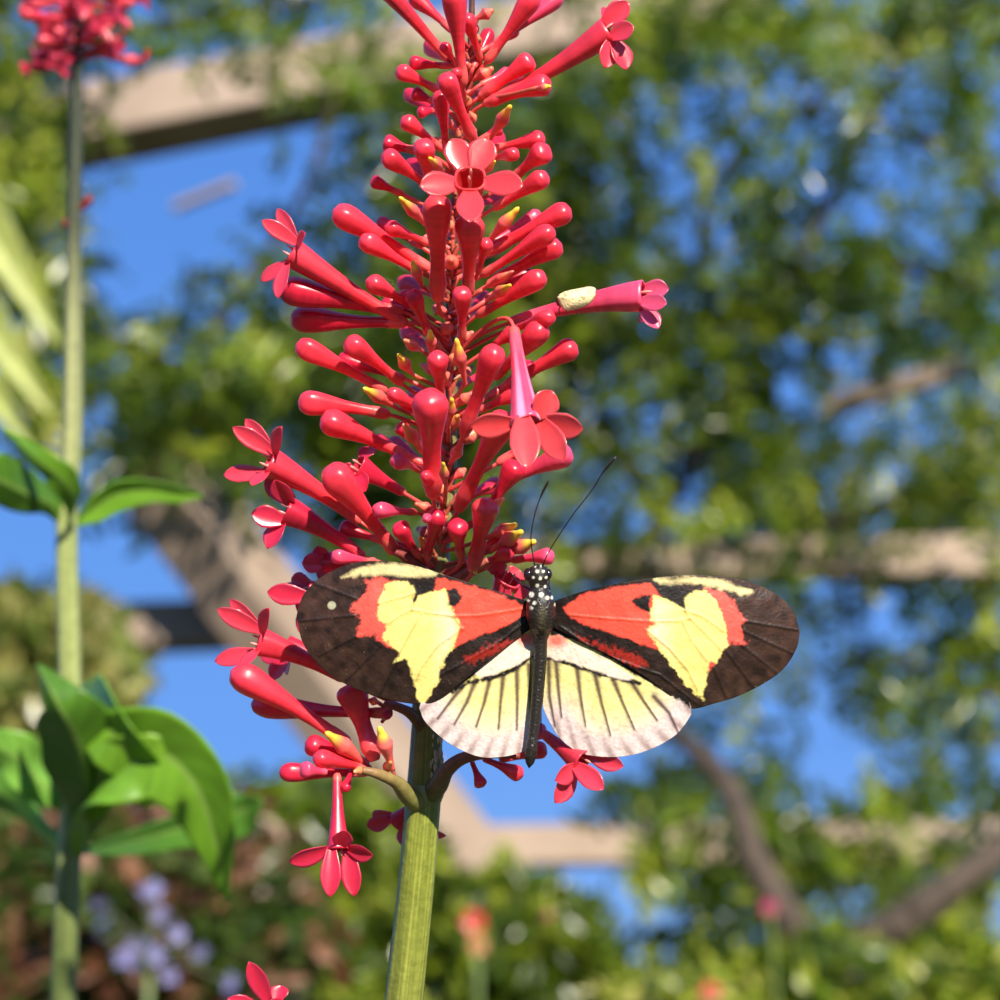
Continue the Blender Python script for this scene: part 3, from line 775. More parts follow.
hr_t = sc8([(90, 270), (200, 295), (300, 340), (400, 395), (500, 455), (570, 508), (600, 545), (604, 580)])
hr_b = sc8([(105, 480), (112, 560), (140, 620), (170, 665), (230, 708), (310, 723), (400, 718), (480, 692), (545, 655), (580, 618), (602, 584)])
cf, vn = hind_colour(-1); wing('hindwing', hl_t, hl_b, 190, 190, cf, hdepth(-1), vn, fly, fly_org)
cf, vn = hind_colour(1); wing('hindwing', hr_t, hr_b, 190, 190, cf, hdepth(1), vn, fly, fly_org)

# body: head, thorax, abdomen in one surface, white dots on black
bpx = [(537, 564), (538, 575), (539, 590), (541, 612), (541, 634), (540, 660), (538, 690), (535, 720), (532, 745), (529, 768)]
bp = smooth_path(PA(bpx, [BD - .0005, BD - .0005, BD - .0005, BD - .0007, BD, BD + .0002, BD + .0002, BD, BD - .0002, BD]), 220)
ys = np.linspace(0, 1, 220)
yy = np.interp(ys, np.linspace(0, 1, 10), [p[1] for p in bpx])
rb_ = np.interp(yy, [564, 567, 572, 578, 584, 588, 594, 604, 616, 626, 633, 640, 660, 700, 735, 748, 756, 763, 768], [1, 7, 10.5, 11, 9.5, 8.5, 11.5, 14.5, 15, 13, 8.5, 6.5, 6.5, 6, 4.8, 6.2, 6.0, 4, .5]) * WID * BD / 1000
cols = np.zeros((220, 64, 3)); cols[:] = [0.020, 0.016, 0.012]
th = np.linspace(0, 2 * math.pi, 64, endpoint=False)
T, A_, B_ = frames(bp)
Vn = np.cos(th)[None, :, None] * A_[:, None] + np.sin(th)[None, :, None] * B_[:, None]
pos = bp[:, None] + rb_[:, None, None] * Vn
kpx = 1000 / (WID * BD)
SX = (pos @ RT) * kpx + 500; SY = 500 - ((pos - CAM) @ UP) * kpx; front = (Vn @ FW) < 0.1
for (dx, dy, r) in [(537, 571, 2.2), (543, 571, 2.0), (533, 577, 1.8), (540, 578, 2.2), (546, 577, 1.8), (537, 585, 2.4), (531, 594, 3.4), (541, 594, 2.8), (551, 589, 2.8), (547, 597, 2.4), (552, 597, 2.2), (534, 602, 2.3), (556, 604, 2.8), (531, 607, 2.4), (545, 586, 1.9), (535, 566, 1.3), (541, 566, 1.3), (528, 600, 2), (549, 582, 1.7)]:
    d = np.hypot(SX - dx, SY - dy); k = np.clip(r * .78 + .4 - d, 0, 1) * front
    cols = cols * (1 - k[..., None]) + np.array([0.85, 0.80, 0.62]) * k[..., None]
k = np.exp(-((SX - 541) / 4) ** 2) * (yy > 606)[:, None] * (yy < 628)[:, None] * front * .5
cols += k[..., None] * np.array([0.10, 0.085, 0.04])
m = MB(); tube(m, bp, rb_, 64, cols, radmod=1 + 0.02 * rng.normal(0, 1, (220, 64)))
m.build('body', M_body, fly, fly_org)
def ball(c, r, col, n=16, k=20, sq=(1, 1, 1)):
    m = MB(); ph = np.linspace(0.02, math.pi - .02, n); tt = np.linspace(0, 2 * math.pi, k, endpoint=False)
    V = c + r * np.stack([sq[0] * np.sin(ph)[:, None] * np.cos(tt), sq[1] * np.sin(ph)[:, None] * np.sin(tt), sq[2] * np.cos(ph)[:, None] * np.ones_like(tt)], -1)
    i, j = np.meshgrid(np.arange(n - 1), np.arange(k), indexing='ij'); jn = (j + 1) % k
    m.add(V.reshape(-1, 3), np.stack([i * k + j, (i + 1) * k + j, (i + 1) * k + jn, i * k + jn], -1).reshape(-1, 4), col)
    return m
pm = WID * BD / 1000
ball(P(528.5, 574.5, BD - .0006), 6.3 * pm, (0.020, 0.010, 0.010), sq=(.8, 1, 1.05)).build('eye', M_eye, fly, fly_org)
ball(P(548, 574, BD - .0004), 5.2 * pm, (0.020, 0.010, 0.010), sq=(.8, 1, 1.05)).build('eye', M_eye, fly, fly_org)
for pts, Ds in (([(542, 567), (551, 548), (572, 516), (592, 490), (604, 471), (616, 457)], [BD - .001, BD - .004, BD - .007, BD - .009, BD - .011, BD - .012]),
                ([(535, 566), (533, 556), (531, 536), (535, 514), (541, 496), (549, 480)], [BD - .001, BD - .003, BD - .006, BD - .009, BD - .011, BD - .012])):
    m = MB(); tube(m, smooth_path(PA(pts, Ds), 40), np.interp(np.linspace(0, 1, 40), [0, .1, .75, .85, .97, 1], [1.0, .6, .55, 1.3, 1.4, .3]) * pm, 8, (0.02, 0.012, 0.012))
    m.build('antenna', M_body, fly, fly_org)
for s, pts in ((-1, [(531, 590), (519, 583), (510, 572)]), (-1, [(531, 603), (514, 606), (503, 596)]), (-1, [(533, 615), (516, 628), (505, 622)]),
               (1, [(545, 592), (549, 583), (546, 566)]), (1, [(545, 603), (551, 604), (548, 575)]), (1, [(542, 615), (541, 650), (541, 736)])):
    D_ = [BD + .001, BD + .0045, BD + .0095]
    m = MB(); tube(m, smooth_path(PA(pts, D_), 24), np.linspace(1.1, .6, 24) * pm, 8, (0.02, 0.014, 0.012))
    m.build('leg', M_body, fly, fly_org)

# ==================================================================== SMALL PALE INSECT
io = P(575, 305, 0.2895)
bug = thing('small_moth', io, 'tiny cream speckled moth sitting on the pink bloom that points right', 'moth')
ID = 0.2905
def bugwing(pts, D_, up):
    ring = smooth_path(np.column_stack([np.array(pts + [pts[0]], float), np.zeros(len(pts) + 1)]), 49)[:-1, :2]
    c = ring.mean(0); m = MB(); n = 8
    V = []; cc = []
    for a in range(n):
        k = a / (n - 1)
        q = c + (ring - c) * k
        V.append(PA(q, D_ - 0.0010 * (1 - k ** 2)))
        sp = vnoise(q[:, 0] * 1.0, q[:, 1] * 1.0, 1.7)
        base = np.array([0.80, 0.68, 0.36])[None] * (1 + .06 * vnoise(q[:, 0], q[:, 1], 4))[:, None]
        cc.append(np.where((sp > 0.85)[:, None], np.array([0.42, 0.28, 0.12]), base))
    for a in range(n):
        V.append(PA(c + (ring - c) * ((n - 1 - a) / (n - 1) * .97), D_ + 0.0004)); cc.append(np.tile([0.7, .6, .35], (48, 1)))
    V = np.concatenate(V); cc = np.concatenate(cc)
    i, j = np.meshgrid(np.arange(2 * n - 1), np.arange(48), indexing='ij'); jn = (j + 1) % 48
    m.add(V, np.stack([i * 48 + j, i * 48 + jn, (i + 1) * 48 + jn, (i + 1) * 48 + j], -1).reshape(-1, 4), cc)
    return m
bugwing([(557, 297), (564, 293), (575, 290), (588, 287), (595, 291), (594, 299), (586, 306), (574, 310), (565, 311), (560, 305)], ID, 1).build('wing', M_bugwing, bug, io)
bugwing([(558, 295), (566, 291), (578, 288.5), (590, 286.5), (596, 290), (588, 300), (570, 303)], ID + .0016, 1).build('wing', M_bugwing, bug, io)
m = MB(); tube(m, smooth_path(PA([(556, 301), (563, 303), (575, 304), (588, 300)], ID + .0009), 20), np.interp(np.linspace(0, 1, 20), [0, .12, .3, .8, 1], [1.5, 4, 4.5, 3, .5]) * pm, 12, (0.16, 0.07, 0.05)); m.build('body', M_body, bug, io)
for q in ((562, 560), (568, 567), (576, 577)):
    m = MB(); tube(m, smooth_path(PA([(q[0], 305), (q[1] - 1, 309), (q[1], 314)], [ID + .0009, ID + .0012, ID + .0022]), 8), .7 * pm, 6, (0.2, 0.1, 0.06)); m.build('leg', M_body, bug, io)

# ==================================================================== BLURRED PLANT ON THE LEFT
LD = 0.50; LK = WID * LD / 1000
lf = P(66, 1080, LD); lfoot = np.array([lf[0], lf[1] + .15, 0.0])
lp = thing('flowering_plant', lfoot, 'blurred plant at the left edge with pale green stem and broad leaves', 'flowering plant')
lpts = np.vstack([PA([(77, 20), (76, 120), (74, 230), (73, 340), (72, 440), (67, 530), (70, 660), (72, 800), (67, 900), (63, 1000), (60, 1080)], LD)])
lw = np.array([11, 13, 15, 18, 20, 22, 22, 23, 25, 26, 27]) / 2 * LK
pth = np.vstack([smooth_path(lpts, 190), bez(lpts[-1], lpts[-1] + unit(lpts[-1] - lpts[-2]) * .5, lfoot - [0, 0, .03], 31)[1:]])
def lcol(k):
    c = np.array([[0.05, 0.06, 0.035], [0.06, 0.07, 0.04], [0.08, .09, .05], [.32, .34, .15], [.33, .35, .15], [.27, .32, .11], [.28, .33, .11], [.28, .33, .11], [.16, .20, .06], [.12, .16, .045], [.16, .2, .07], [.16, .2, .07], [.16, .2, .07]])
    return np.array([np.interp(k, np.linspace(0, 1, 13), c[:, i]) for i in range(3)])
cols, mod = striped(220, 24, lcol)
m = MB(); tube(m, pth, np.concatenate([np.interp(np.linspace(0, 1, 190), np.linspace(0, 1, 11), lw), np.linspace(lw[-1], lw[-1] * 1.4, 30)]), 24, cols, radmod=mod)
m.build('stem', M_stem, lp, lfoot)

def broad_leaf(mid, widths, side_dir, col, parent, org, fold=0.25, n=40, k=17, wav=0.04, name='leaf', rib=(0.30, 0.45, 0.10)):
    """leaf along a curved midrib; side_dir gives the blade plane"""
    p = smooth_path(mid, n)
    T = unit(np.gradient(p, axis=0))
    u = np.linspace(0, 1, n); v = np.linspace(-1, 1, k)
    wd = np.interp(u, np.linspace(0, 1, len(widths)), widths)
    sd = np.asarray(side_dir, float)
    if sd.ndim == 1: sd = np.tile(sd, (n, 1))
    else: sd = np.array([[np.interp(a, np.linspace(0, 1, len(side_dir)), sd[:, c]) for c in range(3)] for a in u])
    Sd = unit(sd - T * np.sum(sd * T, 1, keepdims=True)); Nn = np.cross(T, Sd)
    V = p[:, None] + (wd[:, None] * v[None])[..., None] * Sd[:, None] + ((np.abs(v)[None] * fold * wd[:, None]) + wav * wd[:, None] * np.sin(u[:, None] * 16 + v[None] * 1.5) * np.abs(v)[None])[..., None] * Nn[:, None]
    c = np.tile(np.asarray(col, float), (n, k, 1))
    c *= (1 + .10 * np.sin(u[:, None] * 70 - np.abs(v)[None] * 9))[..., None]
    kk = np.exp(-(v / .06) ** 2)[None, :, None] * .8
    c = c * (1 - kk) + np.asarray(rib) * kk
    i, j = np.meshgrid(np.arange(n - 1), np.arange(k - 1), indexing='ij')
    m = MB(); m.add(V.reshape(-1, 3), np.stack([i * k + j, (i + 1) * k + j, (i + 1) * k + j + 1, i * k + j + 1], -1).reshape(-1, 4), c.reshape(-1, 3))
    o = m.build(name, M_leafN, parent, org)
    md = o.modifiers.new('thickness', 'SOLIDIFY'); md.thickness = 0.0003
    return o
def LPt(l, D=LD): return np.array([P(a, b, D + c) for a, b, c in l])
W_ = lambda *a: [q * LK for q in a]
G1 = (0.17, 0.36, 0.025); G2 = (0.09, 0.22, 0.02); G3 = (0.24, 0.45, 0.04)
# big lower leaves
broad_leaf(LPt([(78, 862, .0), (90, 815, -.012), (116, 762, -.03), (160, 752, -.035), (196, 786, -.035), (215, 840, -.03), (227, 902, -.022)]), W_(3, 26, 44, 46, 36, 20, 1), [unit(RT * .5 + UP * .8 - FW * .3), unit(RT * .3 + UP * .9 - FW * .2), unit(RT * .95 + UP * .3 - FW * .3)], G1, lp, lfoot, fold=.3)
broad_leaf(LPt([(80, 848, .0), (90, 815, -.010), (88, 780, -.024), (76, 740, -.034), (58, 704, -.04), (38, 664, -.034)]), W_(3, 22, 44, 42, 24, 1), [unit(RT * .95 + UP * .25), unit(RT * .9 + UP * .3 - FW * .4)], G2, lp, lfoot, fold=.5)
broad_leaf(LPt([(90, 822, -.010), (120, 770, -.03), (98, 730, -.034), (150, 752, -.036), (232, 792, -.03)][0:2] + [(150, 768, -.034), (190, 778, -.033), (234, 794, -.028)]), W_(3, 30, 36, 24, 2), [unit(UP * .9 - RT * .4 - FW * .2), unit(UP * .9 - RT * .2)], G3, lp, lfoot, fold=.25)
broad_leaf(LPt([(78, 700, -.01), (95, 706, -.025), (120, 742, -.035), (150, 775, -.03), (178, 800, -.022)]), W_(16, 30, 32, 20, 1), unit(RT * .7 + UP * .6 - FW * .5), G1, lp, lfoot, fold=.35)
broad_leaf(LPt([(72, 850, 0), (40, 830, .02), (10, 800, .03), (-40, 770, .03)]), W_(3, 24, 30, 10), unit(RT * -.3 + UP * .9 - FW * .3), (0.16, 0.38, 0.05), lp, lfoot)
broad_leaf(LPt([(70, 812, 0), (44, 786, -.005), (14, 756, -.01), (-30, 738, -.01)]), W_(2, 20, 26, 10), unit(RT * -.3 + UP * .9 - FW * .3), (0.20, 0.42, 0.06), lp, lfoot)
broad_leaf(LPt([(78, 852, 0), (130, 842, .03), (190, 826, .05), (238, 812, .055), (262, 800, .05)]), W_(2, 14, 24, 30, 3), unit(UP * .95 - FW * .3), (0.10, 0.25, 0.03), lp, lfoot)
# pair of leaves at the middle node
broad_leaf(LPt([(66, 530, 0), (52, 505, -.005), (28, 494, -.012), (-6, 478, -.02), (-40, 470, -.02)]), W_(2, 12, 22, 24, 4), unit(UP * .9 - FW * .45), G2, lp, lfoot, fold=.4)
broad_leaf(LPt([(68, 528, 0), (74, 502, -.012), (60, 478, -.02), (36, 458, -.02), (2, 428, -.012)]), W_(2, 10, 16, 12, 1), unit(UP * .75 - RT * -.5 - FW * .4), G1, lp, lfoot, fold=.3)
broad_leaf(LPt([(72, 526, 0), (92, 510, .004), (118, 494, .006), (150, 490, .008), (180, 494, .01), (204, 496, .012)]), W_(2, 14, 18, 12, 9, 1), unit(UP * .9 - FW * .4), G1, lp, lfoot, fold=.4)
# flower head
for k in range(44):
    th = k * 2.4; yb = rng.uniform(-20, 62); L = rng.uniform(34, 72)
    ex = 77 + math.cos(th) * L; ey = yb - rng.uniform(-14, 26); ez = -math.sin(th) * L * LK
    a = P(77, yb, LD); b = P(ex, ey, LD + ez)
    pth = bez(a, (a + b) / 2 - UP * .001, b, 16)
    m = MB(); r = np.interp(np.linspace(0, 1, 16), PROF_T, PROF_R) * rng.uniform(10, 14) / 2 * LK
    tube(m, pth, r, 10, np.array([(0.80, 0.04, 0.08), (0.55, 0.02, 0.06), (.85, .10, .14)][k % 3]))
    fl = m.build('flower', M_petal, lp, lfoot)
    if k % 2 == 0:
        ax = unit(b - a)
        for q in range(4):
            d = unit(np.cross(ax, rng.normal(0, 1, 3))) + ax * .5
            petal_mesh(b, b + unit(d) * 15 * LK, ax, 9 * LK, (0.80, 0.04, 0.09)).build('petal', M_petal, fl, lfoot)
for (a, b) in (((77, 214), (92, 196)), ((75, 218), (62, 226))):
    p0 = P(*a, LD); p1 = P(*b, LD)
    m = MB(); tube(m, bez(p0, (p0 + p1) / 2, p1, 14), np.interp(np.linspace(0, 1, 14), [0, .3, .8, 1], [.4, .6, 1, .1]) * 5 * LK, 10, (0.30, 0.03, 0.03)); m.build('bud', M_petal, lp, lfoot)

# ==================================================================== ROOF FRAME
def beam(a, b, h, d, face, name='roof_beam', label=None):
    """square timber from a to b; face = direction its broad side looks to, h its height, d its depth"""
    a = np.asarray(a); b = np.asarray(b); ax = unit(b - a)
    n_ = unit(face - ax * np.dot(face, ax)); u_ = np.cross(ax, n_)
    if u_[2] < 0: u_ = -u_
    m = MB(); bev = 0.006
    prof = [(-h / 2 + bev, 0), (h / 2 - bev, 0), (h / 2, -bev), (h / 2, -d + bev), (h / 2 - bev, -d), (-h / 2 + bev, -d), (-h / 2, -d + bev), (-h / 2, -bev)]
    N_ = 24; V = []
    for k in np.linspace(0, 1, N_):
        for (pu, pn) in prof: V.append(a + (b - a) * k + u_ * pu + n_ * pn)
    i, j = np.meshgrid(np.arange(N_ - 1), np.arange(8), indexing='ij'); jn = (j + 1) % 8
    org = (a + b) / 2
    m.add(np.array(V), np.stack([i * 8 + j, i * 8 + jn, (i + 1) * 8 + jn, (i + 1) * 8 + j], -1).reshape(-1, 4), (0.5, .4, .3))
    m.f.append(np.arange(8)[None, ::-1]); m.f.append((np.arange(8) + (N_ - 1) * 8)[None])
    o = m.build(name, M_beam, None, org, smooth=False)
    tag(o, label, 'beam', 'timber frame overhead', 'structure')
    return o
SOUTH = np.array([0, -1.0, 0])
RD = 6.4
beam(P(-160, 156, RD), P(760, -24, RD), 0.21, 0.24, SOUTH, label='pale timber beam crossing the top left corner')
LO = 3.75
beam(P(-140, 632, LO), P(330, 616, LO), 0.092, 0.09, SOUTH, label='short level beam left of the diagonal beam')
beam(P(330, 846, LO), P(1100, 838, LO), 0.080, 0.06, SOUTH, label='level beam low behind the butterfly')
beam(P(480, 560, 4.7), P(1100, 552, 4.7), 0.10, 0.08, SOUTH, label='level beam behind the tree leaves at mid height')
beam(P(176, 448, LO - .1), P(606, 1010, LO - .1), 0.165, 0.13, unit(SOUTH * .58 + RT * .62 + np.array([0, 0, .50])), label='thick diagonal beam running down to the right')
beam(P(820, 408, 4.6), P(960, 366, 4.4), 0.05, 0.03, SOUTH, name='roof_batten', label='thin pale batten among the right leaves, upper one')
beam(P(915, 862, 4.6), P(1060, 775, 4.2), 0.07, 0.04, SOUTH, name='roof_batten', label='thin pale batten at the lower right edge')
beam(P(172, 206, 6.4), P(232, 182, 6.3), 0.03, 0.03, SOUTH, name='roof_batten', label='thin pale batten below the top left beam')

# ==================================================================== TREES
MAP = """
5445566554223346887787888
6532334456655567765666666
7621112357888886444445566
8830012345788875345443345
8620000145689886445543345
7510001356889876456554556
8621112567888887656767667
8742345788888998656788887
8765567889998898877644678
7556667889998877787454556
3467899999987765468643367
1256676689987654468867678
0124532688876544688767888
0001222467887545566677777
0000000035665555666645667
0000000000003455555433456
0000000000002233334555678
0000000000001111133335667
0000000000000001444322466
0000000000000124566433566
0000000000000014666556776
0000000000000002456777765
0000000000000001346534677
0000000000000023465535788
0000000000005667777788888
"""
MAP = [[int(c) for c in r] for r in MAP.strip().split('\n')]

class Leaves:
    def __init__(s): s.c = []; s.d = []; s.s = []; s.L = []; s.W = []; s.col = []
    def spray(s, p, n, length, lw, ll, pal, droop=.3):
        """a twig with leaflets on both sides"""
        d = unit(rng.normal(0, 1, 3) + np.array([0, 0, -droop]))
        sd = unit(np.cross(d, rng.normal(0, 1, 3)))
        k = np.linspace(0, 1, n)
        pts = p + d * length * (k[:, None] - .5) + np.array([0, 0, -1]) * (length * .25 * (k ** 2))[:, None]
        sg = np.where(np.arange(n) % 2 == 0, 1, -1)[:, None]
        ld = unit(d * .55 + sd * sg + rng.normal(0, .28, (n, 3)))
        nr = unit(np.cross(ld, d) + rng.normal(0, .35, (n, 3)))
        s.c.append(pts); s.d.append(ld); s.s.append(unit(np.cross(nr, ld)))
        s.L.append(ll * rng.uniform(.7, 1.25, n)); s.W.append(lw * rng.uniform(.8, 1.2, n))
        base = np.asarray(pal)[rng.integers(0, len(pal))]
        s.col.append(base[None] * rng.uniform(.75, 1.3, (n, 1)))
    def build(s, name, parent, org, mat=None):
        c = np.concatenate(s.c); d = np.concatenate(s.d); sd = np.concatenate(s.s); L = np.concatenate(s.L)[:, None]; W = np.concatenate(s.W)[:, None]; col = np.concatenate(s.col)
        nr = np.cross(d, sd)
        n = len(c)
        V = np.stack([c, c + d * L * .3 + sd * W * .42 + nr * W * .15, c + d * L * .62 + sd * W * .42 + nr * W * .12, c + d * L - nr * L * .1, c + d * L * .62 - sd * W * .42 + nr * W * .12, c + d * L * .3 - sd * W * .42 + nr * W * .15], 1)
        b = (np.arange(n) * 6)[:, None]
        F = np.concatenate([b + np.array([[0, 1, 2, 3]]), b + np.array([[0, 3, 4, 5]])])
        m = MB(); m.add(V.reshape(-1, 3), F, np.repeat(np.clip(col, 0, 1), 6, 0))
        return m.build(name, mat or M_leafF, parent, org, smooth=False)

def limb(parent, org, pts, D, w0, w1, col=(0.07, 0.05, 0.035), name='branch'):
    if isinstance(D, (int, float)): D = [D] * len(pts)
    p = smooth_path(PA(pts, D), 40)
    r = np.linspace(w0, w1, 40) / 2
    p = p + rng.normal(0, .002, p.shape)
    m = MB(); tube(m, p, r, 12, col); return m.build(name, M_bark, parent, org)

pal_dark = np.array([[0.06, 0.10, 0.008], [0.10, 0.15, 0.010], [0.15, 0.20, 0.015], [0.03, 0.055, 0.006]])  # darker greens also put some of the crowns' inner shade into leaf colour
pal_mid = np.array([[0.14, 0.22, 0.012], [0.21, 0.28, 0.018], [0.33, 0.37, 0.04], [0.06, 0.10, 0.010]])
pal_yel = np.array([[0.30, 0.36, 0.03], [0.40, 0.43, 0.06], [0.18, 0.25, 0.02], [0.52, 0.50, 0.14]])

def tree_root(px, D, label, name='tree'):
    q = P(px, 900, D); org = np.array([q[0], q[1], 0.0])
    return thing(name, org, label, 'tree'), org

TL, oL = tree_root(-140, 4.4, 'dark leafy tree filling the upper left behind the flower spike')
TR, oR = tree_root(835, 3.35, 'feathery dark green tree on the right with a forked dark trunk')
TY, oY = tree_root(1120, 5.4, 'yellow green tree at the right edge behind the forked tree')
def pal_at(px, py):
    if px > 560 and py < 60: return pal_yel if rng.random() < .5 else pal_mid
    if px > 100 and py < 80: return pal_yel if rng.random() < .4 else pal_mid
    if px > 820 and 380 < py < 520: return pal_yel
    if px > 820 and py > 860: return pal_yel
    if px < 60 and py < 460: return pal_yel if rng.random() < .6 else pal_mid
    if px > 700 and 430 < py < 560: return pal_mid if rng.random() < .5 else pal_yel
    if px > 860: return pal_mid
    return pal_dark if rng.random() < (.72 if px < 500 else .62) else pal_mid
LV = {'L': Leaves(), 'R': Leaves(), 'Y': Leaves()}
for r in range(25):
    for c in range(25):
        dn = MAP[r][c]
        if dn == 0: continue
        if r < 3 and 2 < c < 15: dn = max(0, dn - 1)
        nsp = dn ** 1.9 * 0.16 if c < 12 else dn ** 2.3 * 0.088
        nsp = int(nsp) + (rng.random() < nsp % 1)
        for _ in range(nsp):
            px = (c + rng.random()) * 40; py = (r + rng.random()) * 40
            pal = pal_at(px, py)
            key = 'L' if px < 500 + rng.normal(0, 25) else ('Y' if (pal is pal_yel or px > 900) else 'R')
            D = {'L': rng.uniform(3.9, 4.9), 'R': rng.uniform(4.3, 5.5), 'Y': rng.uniform(4.9, 5.9)}[key]
            if key == 'R' and py > 780: D = rng.uniform(3.5, 5.0)
            if key == 'L' and px < 260 and 340 < py < 490: D = rng.uniform(3.4, 4.2)
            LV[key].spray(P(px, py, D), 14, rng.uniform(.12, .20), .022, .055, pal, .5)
for _ in range(34):
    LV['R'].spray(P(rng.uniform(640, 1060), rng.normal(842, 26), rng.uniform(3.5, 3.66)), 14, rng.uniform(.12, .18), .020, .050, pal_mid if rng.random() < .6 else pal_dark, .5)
# foliage just outside the frame, so the crowns do not stop at its edge
for _ in range(900):
    side = rng.integers(0, 3)
    if side == 0: px, py = rng.uniform(-260, 0), rng.uniform(-200, 420)
    elif side == 1: px, py = rng.uniform(1000, 1260), rng.uniform(-200, 1000)
    else: px, py = rng.uniform(-200, 1200), rng.uniform(-260, 0)
    key = 'L' if px < 500 else ('Y' if px > 950 else 'R')
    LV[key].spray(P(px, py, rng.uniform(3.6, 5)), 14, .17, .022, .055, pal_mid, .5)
LV['L'].build('foliage', TL, oL); LV['R'].build('foliage', TR, oR); LV['Y'].build('foliage', TY, oY)
def trunk(root, org, top_px, D, w, col=(0.07, 0.05, 0.035)):
    top = P(*top_px, D)
    p = smooth_path([org + [0, 0, -.05], org * .5 + top * .5 + [.03, 0, 0], top], 30)
    m = MB(); tube(m, p, np.linspace(w * 1.4, w, 30) / 2, 14, col); m.build('trunk', M_bark, root, org)
trunk(TR, oR, (818, 955), 3.35, .085)
limb(TR, oR, [(818, 955), (785, 915), (755, 860), (735, 800), (700, 755), (668, 728)], [3.35, 3.35, 3.38, 3.45, 3.6, 3.9], .072, .032)
limb(TR, oR, [(818, 955), (860, 945), (910, 915), (960, 880), (1030, 830)], [3.35, 3.33, 3.31, 3.33, 3.4], .075, .05)
limb(TR, oR, [(668, 728), (640, 640), (660, 520), (720, 420), (780, 300), (840, 180), (900, 60), (930, -60)], [3.9, 4.3, 4.7, 5.0, 5.1, 5.2, 5.2, 5.2], .05, .03)
limb(TR, oR, [(735, 380), (800, 290), (870, 262), (930, 275), (1010, 296)], 5.10, .04, .03)
limb(TR, oR, [(660, 520), (600, 400), (580, 240), (620, 100), (720, 10), (800, -60)], 5.10, .04, .025)
limb(TR, oR, [(735, 380), (700, 240), (740, 150), (830, 90), (900, 20)], 5.20, .03, .015)
trunk(TY, oY, (1100, 700), 5.30, .14)
limb(TY, oY, [(1100, 700), (1050, 540), (1000, 500), (930, 492), (870, 510), (820, 528), (785, 545), (770, 590)], 5.20, .07, .03)
limb(TY, oY, [(1100, 700), (1040, 690), (980, 690), (900, 660), (840, 660)], 5.20, .05, .02)
limb(TY, oY, [(1100, 700), (1080, 400), (1000, 200), (900, 130), (800, 110)], 5.40, .06, .02)
trunk(TL, oL, (-130, 500), 4.40, .14)
limb(TL, oL, [(-130, 500), (-60, 380), (60, 330), (180, 370), (300, 420), (420, 500)], 4.50, .07, .02)
limb(TL, oL, [(-130, 500), (-80, 200), (40, 60), (200, 20), (360, -10)], 4.60, .07, .02)
limb(TL, oL, [(180, 370), (250, 280), (310, 180), (340, 90), (400, 20)], 4.70, .03, .015)
limb(TL, oL, [(180, 370), (320, 330), (440, 240), (520, 160)], 4.80, .03, .015)

# ---- shrubs along the bottom
pal_hedge = np.concatenate([pal_dark, pal_mid, pal_dark[:2]])
pal_bright = np.concatenate([pal_mid, pal_yel, pal_dark[:2]])
def shrub(name, label, cx, cy, D, rx, ry, rz, n, pal, lw, ll, group=None, cat='shrub'):
    """rx, ry in frame px at that distance, rz in metres"""
    q = P(cx, cy, D); org = np.array([q[0], q[1], 0.0])
    o = thing(name, org, label, cat, group)
    k = WID * D / 1000; lv = Leaves()
    for _ in range(n):
        d = unit(rng.normal(0, 1, 3)); rad = rng.uniform(.55, 1.0) ** .5 * (1 + .12 * math.sin(d[0] * 7 + d[2] * 5))
        p = q + RT * d[0] * rx * k * rad + np.array([0, 0, 1]) * d[2] * ry * k * rad + np.array([0, 1, 0]) * d[1] * rz * rad
        if p[2] < .05: continue
        lv.spray(p, 12, rng.uniform(.08, .14), lw, ll, pal, -.2)
    lv.build('foliage', o, org)
    for a in range(5):
        e = q + np.array([rng.uniform(-.5, .5) * rx * k, rng.uniform(-.4, .4) * rz, rng.uniform(-.1, .5) * ry * k])
        p = smooth_path([org + [rng.uniform(-.04, .04), rng.uniform(-.04, .04), -.03], (org + e) / 2 + rng.normal(0, .03, 3), e], 16)
        m = MB(); tube(m, p, np.linspace(.014, .005, 16), 8, (0.08, .055, .035)); m.build('stem', M_bark, o, org)
    return o, org
pal_red = np.array([[0.14, 0.055, 0.03], [0.09, 0.045, 0.025], [0.05, 0.09, 0.015], [0.30, 0.15, 0.09], [0.05, 0.09, 0.015], [0.10, 0.15, 0.03]])
pal_olive = np.array([[0.20, 0.24, 0.05], [0.13, 0.18, 0.03], [0.28, 0.26, 0.08], [0.08, 0.12, 0.02]])
shrub('shrub', 'olive green shrub at the left edge under the short level beam', 10, 720, 2.95, 115, 130, .25, 620, pal_olive, .022, .045)
S2, oS2 = shrub('shrub', 'shrub with red brown and green leaves at the bottom left corner', 110, 940, 2.35, 175, 130, .2, 900, pal_red, .024, .045)
shrub('shrub', 'dark green rounded shrub left of the main stem', 250, 925, 3.2, 190, 150, .4, 1100, pal_hedge, .020, .042)
shrub('shrub', 'green shrub right behind the main stem at the bottom', 450, 985, 3.4, 150, 110, .4, 850, pal_hedge, .020, .040)
shrub('shrub', 'low bright green shrub at the bottom centre right', 640, 1075, 3.5, 150, 105, .4, 650, pal_bright, .020, .040)
shrub('shrub', 'bright yellow green shrub at the bottom right corner', 880, 1060, 3.3, 190, 120, .4, 1000, pal_bright, .022, .042)
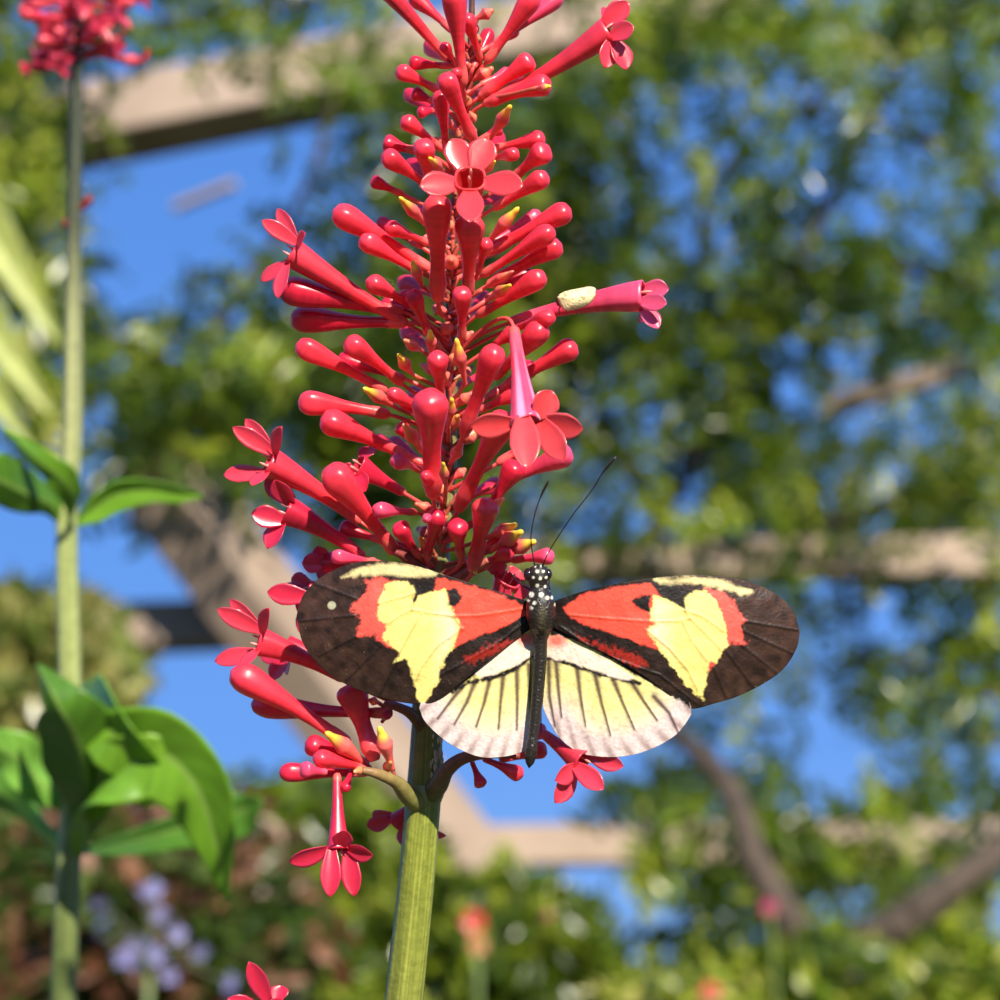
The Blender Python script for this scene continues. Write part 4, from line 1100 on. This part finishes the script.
# purple flower head
q = P(150, 935, 1.95)
pf = thing('purple_flower_head', np.array([q[0], q[1], 0]), 'loose head of pale purple flowers over the red brown shrub', 'flower')
po = np.array([q[0], q[1], 0])
m = MB(); tube(m, smooth_path([po - [0, 0, .03], (po + q) / 2 + [.02, 0, 0], q], 20), .004, 8, (0.15, 0.2, 0.06)); m.build('stem', M_stem, pf, po)
for k in range(16):
    c = q + RT * rng.normal(0, .034) + UP * rng.normal(0, .034) + FW * rng.normal(0, .02)
    mm = MB(); ax = unit(-FW + rng.normal(0, .5, 3))
    for a in range(5):
        s1 = unit(np.cross(ax, [0.3, .2, 1])); s2 = np.cross(ax, s1); th = a * 1.2566
        d = s1 * math.cos(th) + s2 * math.sin(th); w2 = np.cross(ax, d)
        mm.add(np.array([c, c + d * .006 + w2 * .004, c + d * .012 + ax * .002, c + d * .006 - w2 * .004]), np.array([[0, 1, 2, 3]]), (0.27, 0.26, 0.52))
    tube(mm, np.array([q - UP * .02, (q + c) / 2 - UP * .006, c]), .0009, 5, (0.2, .2, .12))
    mm.build('floret', M_dotfl, pf, po)

# strap leaves at the far left
q = P(-230, 650, 1.7); so_ = np.array([q[0], q[1], 0.0])
sp = thing('strap_leaf_plant', so_, 'tall plant with long pale yellow green strap leaves at the left edge', 'plant')
KD = WID * 1.7 / 1000
m = MB(); tube(m, smooth_path([so_ - [0, 0, .03], (so_ + q) / 2, q], 20), .03, 12, (0.25, .28, .1)); m.build('stem', M_stem, sp, so_)
for pts, w_ in (([(-230, 650), (-270, 200), (-160, 90), (-40, 190), (64, 350)], 17), ([(-230, 650), (-240, 300), (-160, 190), (-40, 290), (56, 420)], 15), ([(-230, 650), (-220, 360), (-130, 300), (-30, 370), (34, 452)], 9)):
    broad_leaf(np.array([P(a, b, 1.7 - .02 * i) for i, (a, b) in enumerate(pts)]), [6 * KD, w_ * KD, w_ * 2.2 * KD, w_ * 1.9 * KD, 1 * KD], unit(RT * .7 + UP * .5), (0.48, 0.52, 0.14), sp, so_, fold=.3, rib=(.6, .62, .25))

# small red blooms among the shrubs, far out of focus
for (px, py, D, r_, col, lab) in ((474, 922, 2.9, 13, (0.75, 0.04, 0.03), 'red bloom low behind the main stem, above the green shrub'),
                               (546, 918, 3.2, 8, (0.75, 0.14, 0.2), 'pale red bloom at the lower centre against blue sky'),
                               (770, 908, 3.0, 9, (0.70, 0.06, 0.20), 'pink bloom against the sky under the dark forked branch'),
                               (710, 992, 2.9, 12, (0.75, 0.10, 0.06), 'red bloom at the bottom edge over the bright shrub'),
                               (478, 946, 2.8, 10, (0.60, 0.20, 0.09), 'orange bloom just below the red bloom by the main stem')):
    c = P(px, py, D); og = np.array([c[0], c[1], 0.0]); kk = WID * D / 1000 * r_
    t_ = thing('red_bloom', og, lab, 'flower', 'blurred blooms over the shrubs')
    ax = unit(-FW + UP * .5 + rng.normal(0, .2, 3)); s1 = unit(np.cross(ax, [0, .2, 1])); s2 = np.cross(ax, s1)
    for a in range(5):
        d = s1 * math.cos(a * 1.2566) + s2 * math.sin(a * 1.2566)
        k3 = PXM; mm = petal_mesh(c + d * kk * .1, c + (d + ax * .25) * kk, ax, kk * .85, col)
        mm.build('petal', M_petal, t_, og)
    mm = MB(); tube(mm, smooth_path([og - [0, 0, .03], (og + c) / 2 + [.03, .02, 0], c], 24), .0035, 8, (0.12, .18, .04)); mm.build('stem', M_stem, t_, og)
